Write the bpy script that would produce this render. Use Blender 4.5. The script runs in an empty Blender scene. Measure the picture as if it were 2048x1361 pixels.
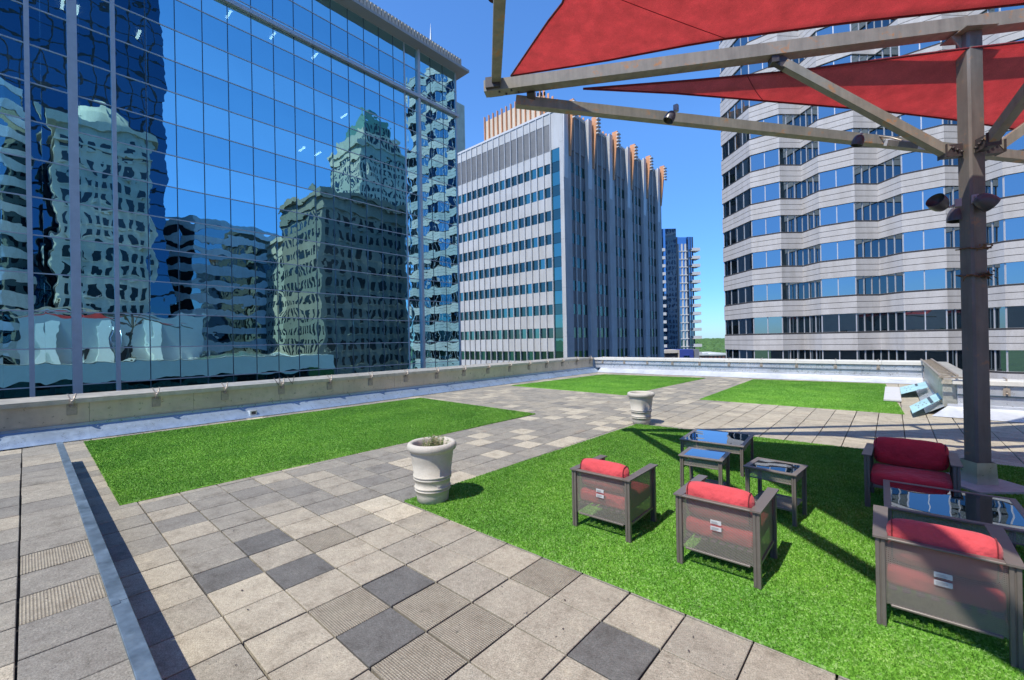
import bpy, math, random
import numpy as np
from mathutils import Vector, Matrix
random.seed(7); rng=np.random.RandomState(11)
U=0.46                                   # one paving slab, metres
S=bpy.context.scene
# ---------------------------------------------------------------- camera
yaw,pitch,roll=math.radians(41.43),math.radians(0.115),math.radians(-1.10)
fw=Vector((-math.sin(yaw)*math.cos(pitch),math.cos(yaw)*math.cos(pitch),math.sin(pitch)))
rt=Vector((math.cos(yaw),math.sin(yaw),0)); up=rt.cross(fw)
c,s_=math.cos(roll),math.sin(roll)
rt,up=(c*rt+s_*up),(-s_*rt+c*up)
CAM=Vector((4.6295*U,-4.1842*U,4.5936*U))
cd=bpy.data.cameras.new('camera'); cam=bpy.data.objects.new('camera',cd); S.collection.objects.link(cam)
M=Matrix((rt,up,-fw)).transposed().to_4x4(); M.translation=CAM; cam.matrix_world=M
cd.sensor_width=36; cd.lens=36*860.6/2048; cd.clip_start=.05; cd.clip_end=20000
S.camera=cam
# ---------------------------------------------------------------- light
SUN=Vector((-.06,-.62,1)).normalized()
sun_el=math.asin(SUN.z)
w=bpy.data.worlds.new('World'); S.world=w; w.use_nodes=True
nt=w.node_tree; bg=nt.nodes['Background']
sk=nt.nodes.new('ShaderNodeTexSky'); sk.sky_type='NISHITA'; sk.sun_disc=False
sk.sun_elevation=sun_el; sk.sun_rotation=math.pi+math.atan2(.06,.62)
sk.altitude=200; sk.air_density=1.0; sk.dust_density=.15; sk.ozone_density=3.0
hs=nt.nodes.new('ShaderNodeHueSaturation'); hs.inputs['Saturation'].default_value=1.12
mxw=nt.nodes.new('ShaderNodeMix'); mxw.data_type='RGBA'; mxw.blend_type='MULTIPLY'; mxw.inputs[0].default_value=1; mxw.inputs[7].default_value=(.66,.88,1.10,1)
nt.links.new(sk.outputs[0],hs.inputs['Color']); nt.links.new(hs.outputs[0],mxw.inputs[6]); 
geo=nt.nodes.new('ShaderNodeTexCoord'); sxy=nt.nodes.new('ShaderNodeSeparateXYZ'); nt.links.new(geo.outputs['Generated'],sxy.inputs[0])
rmp=nt.nodes.new('ShaderNodeValToRGB'); rmp.color_ramp.elements[0].position=0; rmp.color_ramp.elements[0].color=(.40,.50,.66,1); rmp.color_ramp.elements[1].position=.42; rmp.color_ramp.elements[1].color=(1,1,1,1)
e_=rmp.color_ramp.elements.new(.10); e_.color=(.48,.60,.78,1); nt.links.new(sxy.outputs[2],rmp.inputs[0])
mx2=nt.nodes.new('ShaderNodeMix'); mx2.data_type='RGBA'; mx2.blend_type='MULTIPLY'; mx2.inputs[0].default_value=1; nt.links.new(mxw.outputs[2],mx2.inputs[6]); nt.links.new(rmp.outputs[0],mx2.inputs[7])
nt.links.new(mx2.outputs[2],bg.inputs[0]); bg.inputs[1].default_value=.15
sl=bpy.data.lights.new('sun','SUN'); sl.energy=3.4; sl.angle=math.radians(.5); sl.color=(1,.93,.81)
so=bpy.data.objects.new('sun',sl); S.collection.objects.link(so); so.rotation_euler=SUN.to_track_quat('Z','Y').to_euler()
S.view_settings.view_transform='Standard'; S.view_settings.look='None'; S.view_settings.exposure=.76; S.view_settings.gamma=1
S.render.engine='CYCLES'
S.cycles.max_bounces=10; S.cycles.transparent_max_bounces=14
# ---------------------------------------------------------------- helpers
def link(o,parent=None):
    S.collection.objects.link(o)
    if parent is not None: o.parent=parent
    return o
def tag(o,label=None,cat=None,group=None,kind=None):
    if label: o['label']=label
    if cat: o['category']=cat
    if group: o['group']=group
    if kind: o['kind']=kind
    return o
def empty(name,loc=(0,0,0),rz=0,label=None,cat=None,group=None):
    o=bpy.data.objects.new(name,None); link(o); o.location=loc; o.rotation_euler=(0,0,rz); o.empty_display_size=.2
    return tag(o,label,cat,group)
class MB:
    def __init__(s): s.v=[]; s.f=[]; s.m=[]; s.n=0; s.cm=0; s.sm=[]
    def add(s,vs,fs,smooth=False):
        b=s.n; s.v.extend([tuple(p) for p in vs]); s.n+=len(vs)
        for f in fs: s.f.append(tuple(i+b for i in f)); s.m.append(s.cm); s.sm.append(smooth)
        return s
    def box(s,x0,x1,y0,y1,z0,z1):
        return s.add([(x0,y0,z0),(x1,y0,z0),(x1,y1,z0),(x0,y1,z0),(x0,y0,z1),(x1,y0,z1),(x1,y1,z1),(x0,y1,z1)],
          [(0,3,2,1),(4,5,6,7),(0,1,5,4),(1,2,6,5),(2,3,7,6),(3,0,4,7)])
    def bbox(s,x0,x1,y0,y1,z0,z1,b=.004):        # box with chamfered edges all round
        P=[];idx={}
        X=(x0,x1);Y=(y0,y1);Z=(z0,z1)
        for i in (0,1):
            for j in (0,1):
                for k in (0,1):
                    sx,sy,sz=(1,-1)[i],(1,-1)[j],(1,-1)[k]
                    idx[i,j,k]=len(P)
                    P+= [(X[i],Y[j]+sy*b,Z[k]+sz*b),(X[i]+sx*b,Y[j],Z[k]+sz*b),(X[i]+sx*b,Y[j]+sy*b,Z[k])]
        g=lambda i,j,k,a: idx[i,j,k]+a
        F=[(g(0,0,0,0),g(0,0,1,0),g(0,1,1,0),g(0,1,0,0)),(g(1,0,0,0),g(1,1,0,0),g(1,1,1,0),g(1,0,1,0)),
           (g(0,0,0,1),g(1,0,0,1),g(1,0,1,1),g(0,0,1,1)),(g(0,1,0,1),g(0,1,1,1),g(1,1,1,1),g(1,1,0,1)),
           (g(0,0,0,2),g(0,1,0,2),g(1,1,0,2),g(1,0,0,2)),(g(0,0,1,2),g(1,0,1,2),g(1,1,1,2),g(0,1,1,2))]
        for i in (0,1):
            for j in (0,1): F.append((g(i,j,0,0),g(i,j,0,1),g(i,j,1,1),g(i,j,1,0)))
            for k in (0,1): F.append((g(i,0,k,0),g(i,0,k,2),g(i,1,k,2),g(i,1,k,0)))
        for j in (0,1):
            for k in (0,1): F.append((g(0,j,k,1),g(0,j,k,2),g(1,j,k,2),g(1,j,k,1)))
        for i in (0,1):
            for j in (0,1):
                for k in (0,1): F.append((g(i,j,k,0),g(i,j,k,1),g(i,j,k,2)))
        return s.add(P,F)
    def beam(s,p,q,w,h,upv=(0,0,1),twist=0):     # rectangular bar from p to q
        p=Vector(p);q=Vector(q);d=(q-p).normalized();u=Vector(upv)
        r=d.cross(u)
        if r.length<1e-5: r=d.cross(Vector((1,0,0)))
        r.normalize(); u=r.cross(d)
        if twist: R_=Matrix.Rotation(twist,3,d); r=R_@r; u=R_@u
        P=[]
        for e in (p,q):
            for a,b in ((-1,-1),(1,-1),(1,1),(-1,1)): P.append(e+r*a*w/2+u*b*h/2)
        return s.add(P,[(3,2,1,0),(4,5,6,7),(0,1,5,4),(1,2,6,5),(2,3,7,6),(3,0,4,7)])
    def tube(s,pts,rad,n=8,cap=True):
        pts=[Vector(p) for p in pts]; P=[];F=[]
        rr=rad if hasattr(rad,'__len__') else [rad]*len(pts)
        for i,p in enumerate(pts):
            d=(pts[min(i+1,len(pts)-1)]-pts[max(i-1,0)]).normalized()
            a=d.cross(Vector((0,0,1)))
            if a.length<1e-3: a=d.cross(Vector((1,0,0)))
            a.normalize(); b=d.cross(a)
            for k in range(n):
                t=2*math.pi*k/n; P.append(p+(a*math.cos(t)+b*math.sin(t))*rr[i])
        for i in range(len(pts)-1):
            for k in range(n): F.append((i*n+k,i*n+(k+1)%n,(i+1)*n+(k+1)%n,(i+1)*n+k))
        if cap: F.append(tuple(range(n))[::-1]); F.append(tuple((len(pts)-1)*n+k for k in range(n)))
        return s.add(P,F,True)
    def lathe(s,prof,n=40,axis=None,o=(0,0,0),caps=False):
        P=[];F=[];o=Vector(o)
        if axis is None: ex,ey,ez=Vector((1,0,0)),Vector((0,1,0)),Vector((0,0,1))
        else:
            ez=Vector(axis).normalized(); ex=ez.orthogonal().normalized(); ey=ez.cross(ex)
        for r,z in prof:
            for k in range(n):
                t=2*math.pi*k/n; P.append(o+ex*r*math.cos(t)+ey*r*math.sin(t)+ez*z)
        for i in range(len(prof)-1):
            for k in range(n): F.append((i*n+k,i*n+(k+1)%n,(i+1)*n+(k+1)%n,(i+1)*n+k))
        return s.add(P,F,True)
    def prism(s,poly,y0,y1):                     # polygon in XZ extruded along Y
        n=len(poly)
        return s.add([(x,y0,z) for x,z in poly]+[(x,y1,z) for x,z in poly],
          [tuple(range(n)),tuple(range(2*n-1,n-1,-1))]+[(i,i+n,(i+1)%n+n,(i+1)%n) for i in range(n)])
    def vprism(s,poly,z0,z1):
        n=len(poly)
        return s.add([(x,y,z0) for x,y in poly]+[(x,y,z1) for x,y in poly],
          [tuple(range(n))[::-1],tuple(range(n,2*n))]+[(i,(i+1)%n,(i+1)%n+n,i+n) for i in range(n)])
    def quad(s,a,b,c_,d): return s.add([a,b,c_,d],[(0,1,2,3)])
    def build(s,name,mats,parent=None,fix=True):
        me=bpy.data.meshes.new(name); me.from_pydata(s.v,[],s.f)
        if not isinstance(mats,(list,tuple)): mats=[mats]
        for m in mats: me.materials.append(m)
        me.polygons.foreach_set('material_index',s.m); me.polygons.foreach_set('use_smooth',s.sm)
        me.update()
        o=bpy.data.objects.new(name,me); return link(o,parent)
def rounded(name,mat,parent,sx,sy,sz,r,loc=(0,0,0),rot=(0,0,0),puff=.0,seg=4):
    """soft cushion: superellipsoid-like rounded box"""
    n=14; P=[];F=[]
    m=MB()
    import bmesh
    bm=bmesh.new(); bmesh.ops.create_cube(bm,size=1)
    bmesh.ops.subdivide_edges(bm,edges=bm.edges[:],cuts=11,use_grid_fill=True)
    for v in bm.verts:
        q=Vector((v.co.x*sx,v.co.y*sy,v.co.z*sz)); h=Vector((sx/2-r,sy/2-r,sz/2-r))
        cl=Vector((max(-h.x,min(h.x,q.x)),max(-h.y,min(h.y,q.y)),max(-h.z,min(h.z,q.z))))
        d=q-cl
        # warp grid so corners get vertices
        if d.length>1e-9:
            mx=max(abs(d.x),abs(d.y),abs(d.z)); q=cl+d.normalized()*r*(mx/r if mx<r else 1)
        u_,v_,w_=v.co.x*2,v.co.y*2,v.co.z*2
        bulge=puff*(1-u_*u_)*(1-w_*w_); q.y+=bulge*v_
        q.z+=puff*(1-u_*u_)*(1-v_*v_)*w_
        q+=Vector((0,math.sin(v.co.x*17+v.co.z*9)*.0015,math.sin(v.co.x*23+v.co.y*7)*.0015))
        v.co=q
    for f in bm.faces: f.smooth=True
    me=bpy.data.meshes.new(name); bm.to_mesh(me); bm.free(); me.materials.append(mat)
    o=bpy.data.objects.new(name,me); link(o,parent); o.location=loc; o.rotation_euler=rot
    return o
# ---------------------------------------------------------------- materials
class N:
    def __init__(s,name):
        s.m=bpy.data.materials.new(name); s.m.use_nodes=True; s.t=s.m.node_tree; s.b=s.t.nodes['Principled BSDF']; s.out=s.t.nodes['Material Output']
        s.c=None
    def n(s,t,**k):
        x=s.t.nodes.new(t)
        for a,b in k.items():
            if a[0]=='_': x.inputs[a[1:]].default_value=b
            else: setattr(x,a,b)
        return x
    def l(s,a,b): s.t.links.new(a,b)
    def pos(s,obj=False):
        if obj: return s.n('ShaderNodeTexCoord').outputs['Object']
        return s.n('ShaderNodeNewGeometry').outputs['Position']
    def noise(s,vec,scale,detail=3,rough=.55,vscale=None):
        if vscale is not None:
            mp=s.n('ShaderNodeMapping'); mp.inputs['Scale'].default_value=vscale; s.l(vec,mp.inputs[0]); vec=mp.outputs[0]
        x=s.n('ShaderNodeTexNoise'); x.inputs['Scale'].default_value=scale; x.inputs['Detail'].default_value=detail; x.inputs['Roughness'].default_value=rough
        s.l(vec,x.inputs['Vector']); return x.outputs[0]
    def ramp(s,fac,stops):
        x=s.n('ShaderNodeValToRGB'); e=x.color_ramp.elements
        while len(e)>1: e.remove(e[0])
        e[0].position=stops[0][0]; e[0].color=(*stops[0][1],1) if len(stops[0][1])==3 else stops[0][1]
        for p,col in stops[1:]:
            q=e.new(p); q.color=(*col,1)
        s.l(fac,x.inputs[0]); return x.outputs[0]
    def math(s,op,a,b=None,c_=None,clamp=False):
        x=s.n('ShaderNodeMath',operation=op,use_clamp=clamp)
        for i,v in enumerate((a,b,c_)):
            if v is None: continue
            if isinstance(v,(int,float)): x.inputs[i].default_value=v
            else: s.l(v,x.inputs[i])
        return x.outputs[0]
    def mix(s,fac,a,b,mode='MIX'):
        x=s.n('ShaderNodeMix',data_type='RGBA',blend_type=mode)
        for i,v in ((0,fac),(6,a),(7,b)):
            if isinstance(v,(int,float)): x.inputs[i].default_value=v
            elif isinstance(v,tuple): x.inputs[i].default_value=(*v,1)
            else: s.l(v,x.inputs[i])
        return x.outputs[2]
    def bump(s,h,dist,strength=1,prev=None):
        x=s.n('ShaderNodeBump'); x.inputs['Distance'].default_value=dist; x.inputs['Strength'].default_value=strength
        s.l(h,x.inputs['Height'])
        if prev is not None: s.l(prev,x.inputs['Normal'])
        return x.outputs[0]
    def set(s,**k):
        for a,b in k.items():
            i=s.b.inputs[a.replace('_',' ')]
            if isinstance(b,(int,float)): i.default_value=b
            elif isinstance(b,tuple): i.default_value=(*b,1) if len(b)==3 else b
            else: s.l(b,i)
        return s.m
def sc(col,k): return tuple(min(1,x*k) for x in col)
def plain(name,col,rough=.6,metal=0,var=.18,scale=6,bump=.0,bscale=60,spec=.5,obj=False,streak=None):
    n=N(name); p=n.pos(obj)
    a=n.noise(p,scale,5,.6,streak)
    cc=n.ramp(a,[(.3,sc(col,1-var)),(.7,sc(col,1+var))])
    b=n.noise(p,scale*9,3,.6)
    cc=n.mix(.25,cc,n.ramp(b,[(.35,sc(col,1-var*1.4)),(.65,sc(col,1+var))]))
    k=dict(Base_Color=cc,Metallic=metal); n.set(**k)
    n.b.inputs['Specular IOR Level'].default_value=spec
    n.l(n.ramp(a,[(.3,(rough*.85,)*3),(.7,(min(1,rough*1.15),)*3)]),n.b.inputs['Roughness'])
    if bump: n.l(n.bump(n.noise(p,bscale,3),bump),n.b.inputs['Normal'])
    return n.m
def paver_mat():
    n=N('concrete_paver'); p=n.pos()
    at=n.n('ShaderNodeAttribute',attribute_name='tone'); tn=at.outputs['Fac']
    base=n.ramp(tn,[(0,(.118,.118,.114)),(.12,(.132,.131,.127)),(.2,(.19,.183,.166)),(.45,(.255,.240,.205)),(.62,(.318,.290,.235)),(.8,(.40,.362,.285)),(1,(.50,.455,.36))])
    fine=n.noise(p,105,3,.75); mid=n.noise(p,26,4,.75); big=n.noise(p,4.2,7,.7); sp=n.noise(p,48,1,.5)
    cc=n.mix(1,base,n.ramp(fine,[(.30,(.55,.55,.55)),(.5,(1,1,1)),(.70,(1.38,1.38,1.38))]),'MULTIPLY')
    cc=n.mix(1,cc,n.ramp(mid,[(.3,(.80,.79,.77)),(.7,(1.16,1.16,1.16))]),'MULTIPLY')
    cc=n.mix(1,cc,n.ramp(big,[(.30,(.66,.64,.61)),(.46,(.96,.95,.94)),(.55,(1.03,1.03,1.02)),(.72,(1.22,1.2,1.15))]),'MULTIPLY')
    # pits and lichen specks
    cc=n.mix(n.ramp(sp,[(.255,(1,1,1)),(.27,(0,0,0))]),cc,(.10,.095,.09))
    st=n.noise(p,1.3,3,.5); rust=n.math('MULTIPLY',n.ramp(st,[(.66,(0,0,0)),(.74,(1,1,1))]),.22)
    cc=n.mix(rust,cc,(.30,.17,.08))
    cat=n.n('ShaderNodeAttribute',attribute_name='tactile').outputs['Fac']
    sx=n.n('ShaderNodeSeparateXYZ'); n.l(p,sx.inputs[0])
    w=2*math.pi/.026
    d1=n.math('SINE',n.math('MULTIPLY',n.math('ADD',sx.outputs[0],sx.outputs[1]),w/1.3)); d2=n.math('SINE',n.math('MULTIPLY',n.math('SUBTRACT',sx.outputs[0],sx.outputs[1]),w/1.3))
    dd=n.math('MULTIPLY',d1,d2)
    cc=n.mix(n.math('MULTIPLY',cat,n.ramp(dd,[(0.0,(.5,.5,.5)),(.25,(0,0,0))])),cc,(.13,.115,.09))
    h=n.math('ADD',n.math('MULTIPLY',fine,.35),n.math('MULTIPLY',mid,.5))
    h=n.math('ADD',h,n.math('MULTIPLY',n.math('MULTIPLY',dd,cat),.9))
    n.l(n.bump(h,.004),n.b.inputs['Normal'])
    n.b.inputs['Specular IOR Level'].default_value=.25
    return n.set(Base_Color=cc,Roughness=.88)
def turf_mat():
    n=N('artificial_turf'); p=n.pos()
    a=n.noise(p,.9,3); b=n.noise(p,60,3,.8); c2=n.noise(p,7,4,.6)
    wh=n.n('ShaderNodeTexWhiteNoise'); mp=n.n('ShaderNodeMapping'); mp.inputs['Scale'].default_value=(75,75,0); n.l(p,mp.inputs[0])
    sn=n.n('ShaderNodeVectorMath',operation='SNAP'); sn.inputs[1].default_value=(1,1,1); n.l(mp.outputs[0],sn.inputs[0]); n.l(sn.outputs[0],wh.inputs[0])
    cc=n.ramp(b,[(.30,(.05,.155,.010)),(.5,(.130,.345,.030)),(.68,(.235,.50,.075))])
    cc=n.mix(.5,cc,n.ramp(wh.outputs['Value'],[(0,(.045,.14,.010)),(.4,(.115,.325,.030)),(.75,(.205,.47,.07)),(1,(.48,.70,.29))]))
    cc=n.mix(1,cc,n.ramp(a,[(.35,(.82,.88,.85)),(.65,(1.2,1.12,1.1))]),'MULTIPLY')
    cc=n.mix(1,cc,n.ramp(c2,[(.35,(.86,.9,.86)),(.65,(1.12,1.08,1.1))]),'MULTIPLY')
    n.l(n.bump(b,.02),n.b.inputs['Normal']); n.b.inputs['Specular IOR Level'].default_value=.2
    return n.set(Base_Color=cc,Roughness=.75)
def mirror(name,tint,cell=None,amp=.003,pillow=.0,rough=.0,see=0.0,dark=(.02,.04,.05),z0=0,y0=0,axis='y'):
    """coated glass: tinted mirror with the waviness of real panes"""
    n=N(name); p=n.pos(); g=n.n('ShaderNodeBsdfGlossy'); g.inputs['Color'].default_value=(*tint,1); g.inputs['Roughness'].default_value=rough
    h=n.math('MULTIPLY',n.noise(p,.30,1,.4),3.4)
    h=n.math('ADD',h,n.math('MULTIPLY',n.noise(p,.85,1,.4),1.15))
    if pillow>1: h=n.math('ADD',h,n.math('MULTIPLY',n.noise(p,2.0,1,.4),.26))
    if cell:
        sx=n.n('ShaderNodeSeparateXYZ'); n.l(p,sx.inputs[0])
        cy=n.math('DIVIDE',n.math('SUBTRACT',sx.outputs[1 if axis=='y' else 0],y0),cell[0]); cz=n.math('DIVIDE',n.math('SUBTRACT',sx.outputs[2],z0),cell[1])
        fy=n.math('FRACT',cy); fz=n.math('FRACT',cz)
        pl=n.math('MULTIPLY',n.math('SINE',n.math('MULTIPLY',fy,math.pi)),n.math('SINE',n.math('MULTIPLY',fz,math.pi)))
        cb=n.n('ShaderNodeCombineXYZ'); n.l(n.math('FLOOR',cy),cb.inputs[0]); n.l(n.math('FLOOR',cz),cb.inputs[1])
        wn=n.n('ShaderNodeTexWhiteNoise'); n.l(cb.outputs[0],wn.inputs[0])
        h=n.math('ADD',h,n.math('MULTIPLY',n.math('MULTIPLY',pl,n.math('SUBTRACT',wn.outputs['Value'],.25)),pillow))
        # tiny tilt of each pane
        sc_=n.n('ShaderNodeSeparateColor'); n.l(wn.outputs['Color'],sc_.inputs[0])
        h=n.math('ADD',h,n.math('MULTIPLY',n.math('MULTIPLY',fy,n.math('SUBTRACT',sc_.outputs[1],.5)),pillow*.5))
        h=n.math('ADD',h,n.math('MULTIPLY',n.math('MULTIPLY',fz,n.math('SUBTRACT',sc_.outputs[2],.5)),pillow*.5))
    nb=n.bump(h,amp); n.l(nb,g.inputs['Normal'])
    mx=n.n('ShaderNodeMixShader')
    if see>0:
        tr=n.n('ShaderNodeBsdfTransparent'); tr.inputs[0].default_value=(*sc(tint,.8),1); n.l(tr.outputs[0],mx.inputs[1]); mx.inputs[0].default_value=1-see
    else:
        d=n.n('ShaderNodeBsdfDiffuse'); d.inputs[0].default_value=(*dark,1); n.l(d.outputs[0],mx.inputs[1]); mx.inputs[0].default_value=.82
    n.l(g.outputs[0],mx.inputs[2]); n.l(mx.outputs[0],n.out.inputs[0])
    return n.m
def fabric_mat(name,col,transl=0):
    n=N(name); p=n.pos(True)
    a=n.noise(p,5,5,.65); f=n.noise(p,420 if not transl else 160,2,.6)
    cc=n.ramp(a,[(.3,sc(col,.88)),(.7,sc(col,1.12))]); cc=n.mix(1,cc,n.ramp(f,[(.3,(.8,.8,.8)),(.7,(1.2,1.2,1.2))]),'MULTIPLY')
    nb=n.bump(f,.002); nb=n.bump(n.noise(p,9 if not transl else 1.6,3,.5),.03 if not transl else .05,1,nb); n.l(nb,n.b.inputs['Normal'])
    n.set(Base_Color=cc,Roughness=.85); n.b.inputs['Specular IOR Level'].default_value=.2
    n.b.inputs['Sheen Weight'].default_value=.15
    if transl:
        t=n.n('ShaderNodeBsdfTranslucent'); n.l(cc,t.inputs[0]); m=n.n('ShaderNodeMixShader'); m.inputs[0].default_value=transl
        n.l(n.b.outputs[0],m.inputs[1]); n.l(t.outputs[0],m.inputs[2]); n.l(m.outputs[0],n.out.inputs[0])
    return n.m
def screen_mat(name,col,px=.019,pz=.0135,axis=0,th=.44):
    """expanded metal: staggered openings cut right through"""
    n=N(name); p=n.pos(True); sx=n.n('ShaderNodeSeparateXYZ'); n.l(p,sx.inputs[0])
    X=n.math('DIVIDE',sx.outputs[axis],px/2); Z=n.math('DIVIDE',sx.outputs[2],pz/2)
    a=n.math('ABSOLUTE',n.math('SINE',n.math('MULTIPLY',n.math('ADD',X,Z),math.pi/2))); b=n.math('ABSOLUTE',n.math('SINE',n.math('MULTIPLY',n.math('SUBTRACT',X,Z),math.pi/2)))
    hole=n.math('GREATER_THAN',n.math('MINIMUM',a,b),th)
    n.set(Base_Color=col,Roughness=.5)
    t=n.n('ShaderNodeBsdfTransparent'); m=n.n('ShaderNodeMixShader'); n.l(hole,m.inputs[0]); n.l(n.b.outputs[0],m.inputs[1]); n.l(t.outputs[0],m.inputs[2]); n.l(m.outputs[0],n.out.inputs[0])
    return n.m
def steel_mat(name,col,rust=.5,rough=.5):
    n=N(name); p=n.pos(True); q=n.pos()
    a=n.noise(q,3.2,6,.7); b=n.noise(q,14,5,.7); st=n.noise(q,2.2,4,.6,(4,4,.5))
    cc=n.ramp(a,[(.3,sc(col,.78)),(.7,sc(col,1.2))]); cc=n.mix(.35,cc,n.ramp(st,[(.35,sc(col,.6)),(.65,sc(col,1.4))]))
    k=n.math('MULTIPLY',n.ramp(a,[(.56,(0,0,0)),(.62,(1,1,1))]),n.ramp(b,[(.47,(0,0,0)),(.55,(1,1,1))]))
    cc=n.mix(n.math('MULTIPLY',k,rust),cc,(.42,.19,.06))
    n.l(n.bump(b,.002),n.b.inputs['Normal'])
    return n.set(Base_Color=cc,Roughness=rough)
def sheet_mat(name,col,rough=.32,metal=1,dirt=.25,wav=.012):
    n=N(name); p=n.pos(); a=n.noise(p,.9,4,.6); b=n.noise(p,7,5,.7); s2=n.noise(p,3,4,.6,(2,2,.35))
    cc=n.ramp(a,[(.3,sc(col,.8)),(.7,sc(col,1.15))]); cc=n.mix(dirt,cc,n.ramp(b,[(.35,sc(col,.45)),(.6,sc(col,1.1))])); cc=n.mix(dirt*.8,cc,n.ramp(s2,[(.35,sc(col,.5)),(.6,sc(col,1.15))]))
    nb=n.bump(n.noise(p,1.7,2,.4),wav); n.l(nb,n.b.inputs['Normal'])
    n.l(n.ramp(b,[(.3,(rough*.7,)*3),(.7,(rough*1.4,)*3)]),n.b.inputs['Roughness'])
    return n.set(Base_Color=cc,Metallic=metal)
def panel_stone(name,col,var=.06):
    n=N(name); p=n.pos(); a=n.noise(p,.35,4,.6); f=n.noise(p,16,4,.8); s2=n.noise(p,.9,4,.6,(1.5,1.5,.25))
    cc=n.ramp(a,[(.3,sc(col,1-var)),(.7,sc(col,1+var))]); cc=n.mix(1,cc,n.ramp(f,[(.35,(.86,.86,.86)),(.65,(1.1,1.1,1.1))]),'MULTIPLY')
    cc=n.mix(1,cc,n.ramp(s2,[(.32,(.9,.89,.87)),(.6,(1.03,1.03,1.03))]),'MULTIPLY')
    n.b.inputs['Specular IOR Level'].default_value=.25
    return n.set(Base_Color=cc,Roughness=.75)
M_pav=paver_mat(); M_turf=turf_mat()
M_joint=plain('joint_dirt',(.014,.012,.01),.95,var=.3,scale=20)
M_galv=sheet_mat('galvanised_steel',(.20,.27,.33),.42,.6,.55,.004)
M_bronze=sheet_mat('bronze_sheet',(.66,.57,.45),.34,.5,.16,.012)
M_bronzecap=sheet_mat('bronze_coping',(.60,.56,.47),.45,.6,.25)
M_blueflash=sheet_mat('aluminium_flashing',(.38,.48,.60),.32,.6,.07,.008)
M_alu=sheet_mat('mill_aluminium',(.66,.69,.73),.3,.55,.10,.012)
M_whitecap=plain('pale_coping',(.62,.61,.56),.5,var=.08,scale=3)
M_whiteflash=sheet_mat('white_flashing',(.52,.55,.60),.45,.3,.14,.006)
M_steel=steel_mat('weathered_steel_tube',(.235,.215,.175),.85)
M_post=steel_mat('brown_post_steel',(.145,.128,.112),.35,.45)
M_dark=plain('dark_bolt_steel',(.055,.045,.045),.5,var=.3,scale=30)
M_bracket=plain('bracket_steel',(.42,.36,.29),.45,.5,.25,20)
M_sail=fabric_mat('red_shade_cloth',(.74,.20,.22),.60)
M_hem=fabric_mat('dark_red_hem',(.16,.016,.022))
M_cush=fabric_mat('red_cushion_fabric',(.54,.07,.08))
M_cush_shade=fabric_mat('red_cushion_fabric_shaded',(.46,.026,.042))  # same red cushions, canopy shade painted in as a darker base colour
M_frame=plain('bronze_powder_coat',(.135,.118,.105),.42,var=.12,scale=12)
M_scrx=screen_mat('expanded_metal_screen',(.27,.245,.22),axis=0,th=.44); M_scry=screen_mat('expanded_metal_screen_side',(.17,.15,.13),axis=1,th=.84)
M_tag=plain('white_label',(.5,.5,.52),.5,var=.05)
M_pot=plain('cast_stone_pot',(.47,.445,.385),.8,var=.13,scale=7,bump=.003,bscale=50,obj=True)
M_soil=plain('potting_soil',(.20,.14,.09),.95,var=.4,scale=40,bump=.01)
M_leaf=plain('weed_leaf',(.13,.20,.05),.7,var=.3,scale=30); M_straw=plain('dry_stem',(.42,.36,.2),.8,var=.3,scale=30)
M_lamp=plain('dark_grey_lamp_housing',(.075,.068,.08),.35,var=.1,scale=10)
M_lampin=plain('lamp_reflector',(.02,.018,.018),.4); M_box=plain('junction_box_grey',(.32,.30,.33),.45,.2,.12)
M_dead=plain('dried_leaf',(.16,.09,.04),.85,var=.5,scale=40)
M_tglass=N('table_glass')
g=M_tglass.n('ShaderNodeBsdfGlossy'); g.inputs[0].default_value=(.92,.97,1,1); g.inputs['Roughness'].default_value=.0
tp=M_tglass.pos(); M_tglass.l(M_tglass.bump(M_tglass.noise(tp,2.2,1,.4),.003),g.inputs['Normal'])
tr=M_tglass.n('ShaderNodeBsdfTransparent'); tr.inputs[0].default_value=(.62,.74,.72,1); mx=M_tglass.n('ShaderNodeMixShader')
fr=M_tglass.n('ShaderNodeFresnel'); fr.inputs[0].default_value=1.9
M_tglass.l(M_tglass.math('MULTIPLY_ADD',fr.outputs[0],1.2,.16,True),mx.inputs[0]); M_tglass.l(tr.outputs[0],mx.inputs[1]); M_tglass.l(g.outputs[0],mx.inputs[2]); M_tglass.l(mx.outputs[0],M_tglass.out.inputs[0])
M_tglass=M_tglass.m
M_gA=mirror('tower_glass_blue',(.36,.70,.80),(1.5,2.06),.0046,1.7,see=.10,y0=1.83,z0=6.28)
M_gB=mirror('tower_glass_pale',(.47,.80,.86),(1.5,2.06),.0048,1.9,see=.06,y0=1.83,z0=6.28)
M_gR=mirror('strip_window_glass',(.31,.385,.42),(1.5,3.84),.002,.35,y0=.0,z0=.46,axis='x',dark=(.02,.03,.04))
M_gC=mirror('office_window_glass',(.10,.165,.155),(1.45,3.83),.003,.6,z0=-1.4,dark=(.02,.05,.05),axis='x')
M_gT=mirror('teal_office_glass',(.15,.31,.31),(1.45,3.83),.003,.6,z0=-1.4,dark=(.03,.14,.13),axis='x')
M_gD=mirror('dark_tower_glass',(.07,.14,.22),(3,3.8),.003,.4,dark=(.01,.02,.04))
M_gK=mirror('condo_glass',(.28,.40,.56),(3,3),.003,.4,dark=(.03,.08,.2))
M_mul=plain('silver_mullion',(.52,.52,.54),.4,.3,.08,3); M_muld=plain('dark_mullion',(.06,.09,.12),.4,.3,.1,3)
M_corn=panel_stone('ribbed_cornice',(.50,.46,.40)); M_soff=plain('pale_soffit',(.40,.38,.36),.7,var=.05)
M_int=plain('office_interior',(.10,.11,.12),.9,var=.2,scale=.5)
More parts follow.
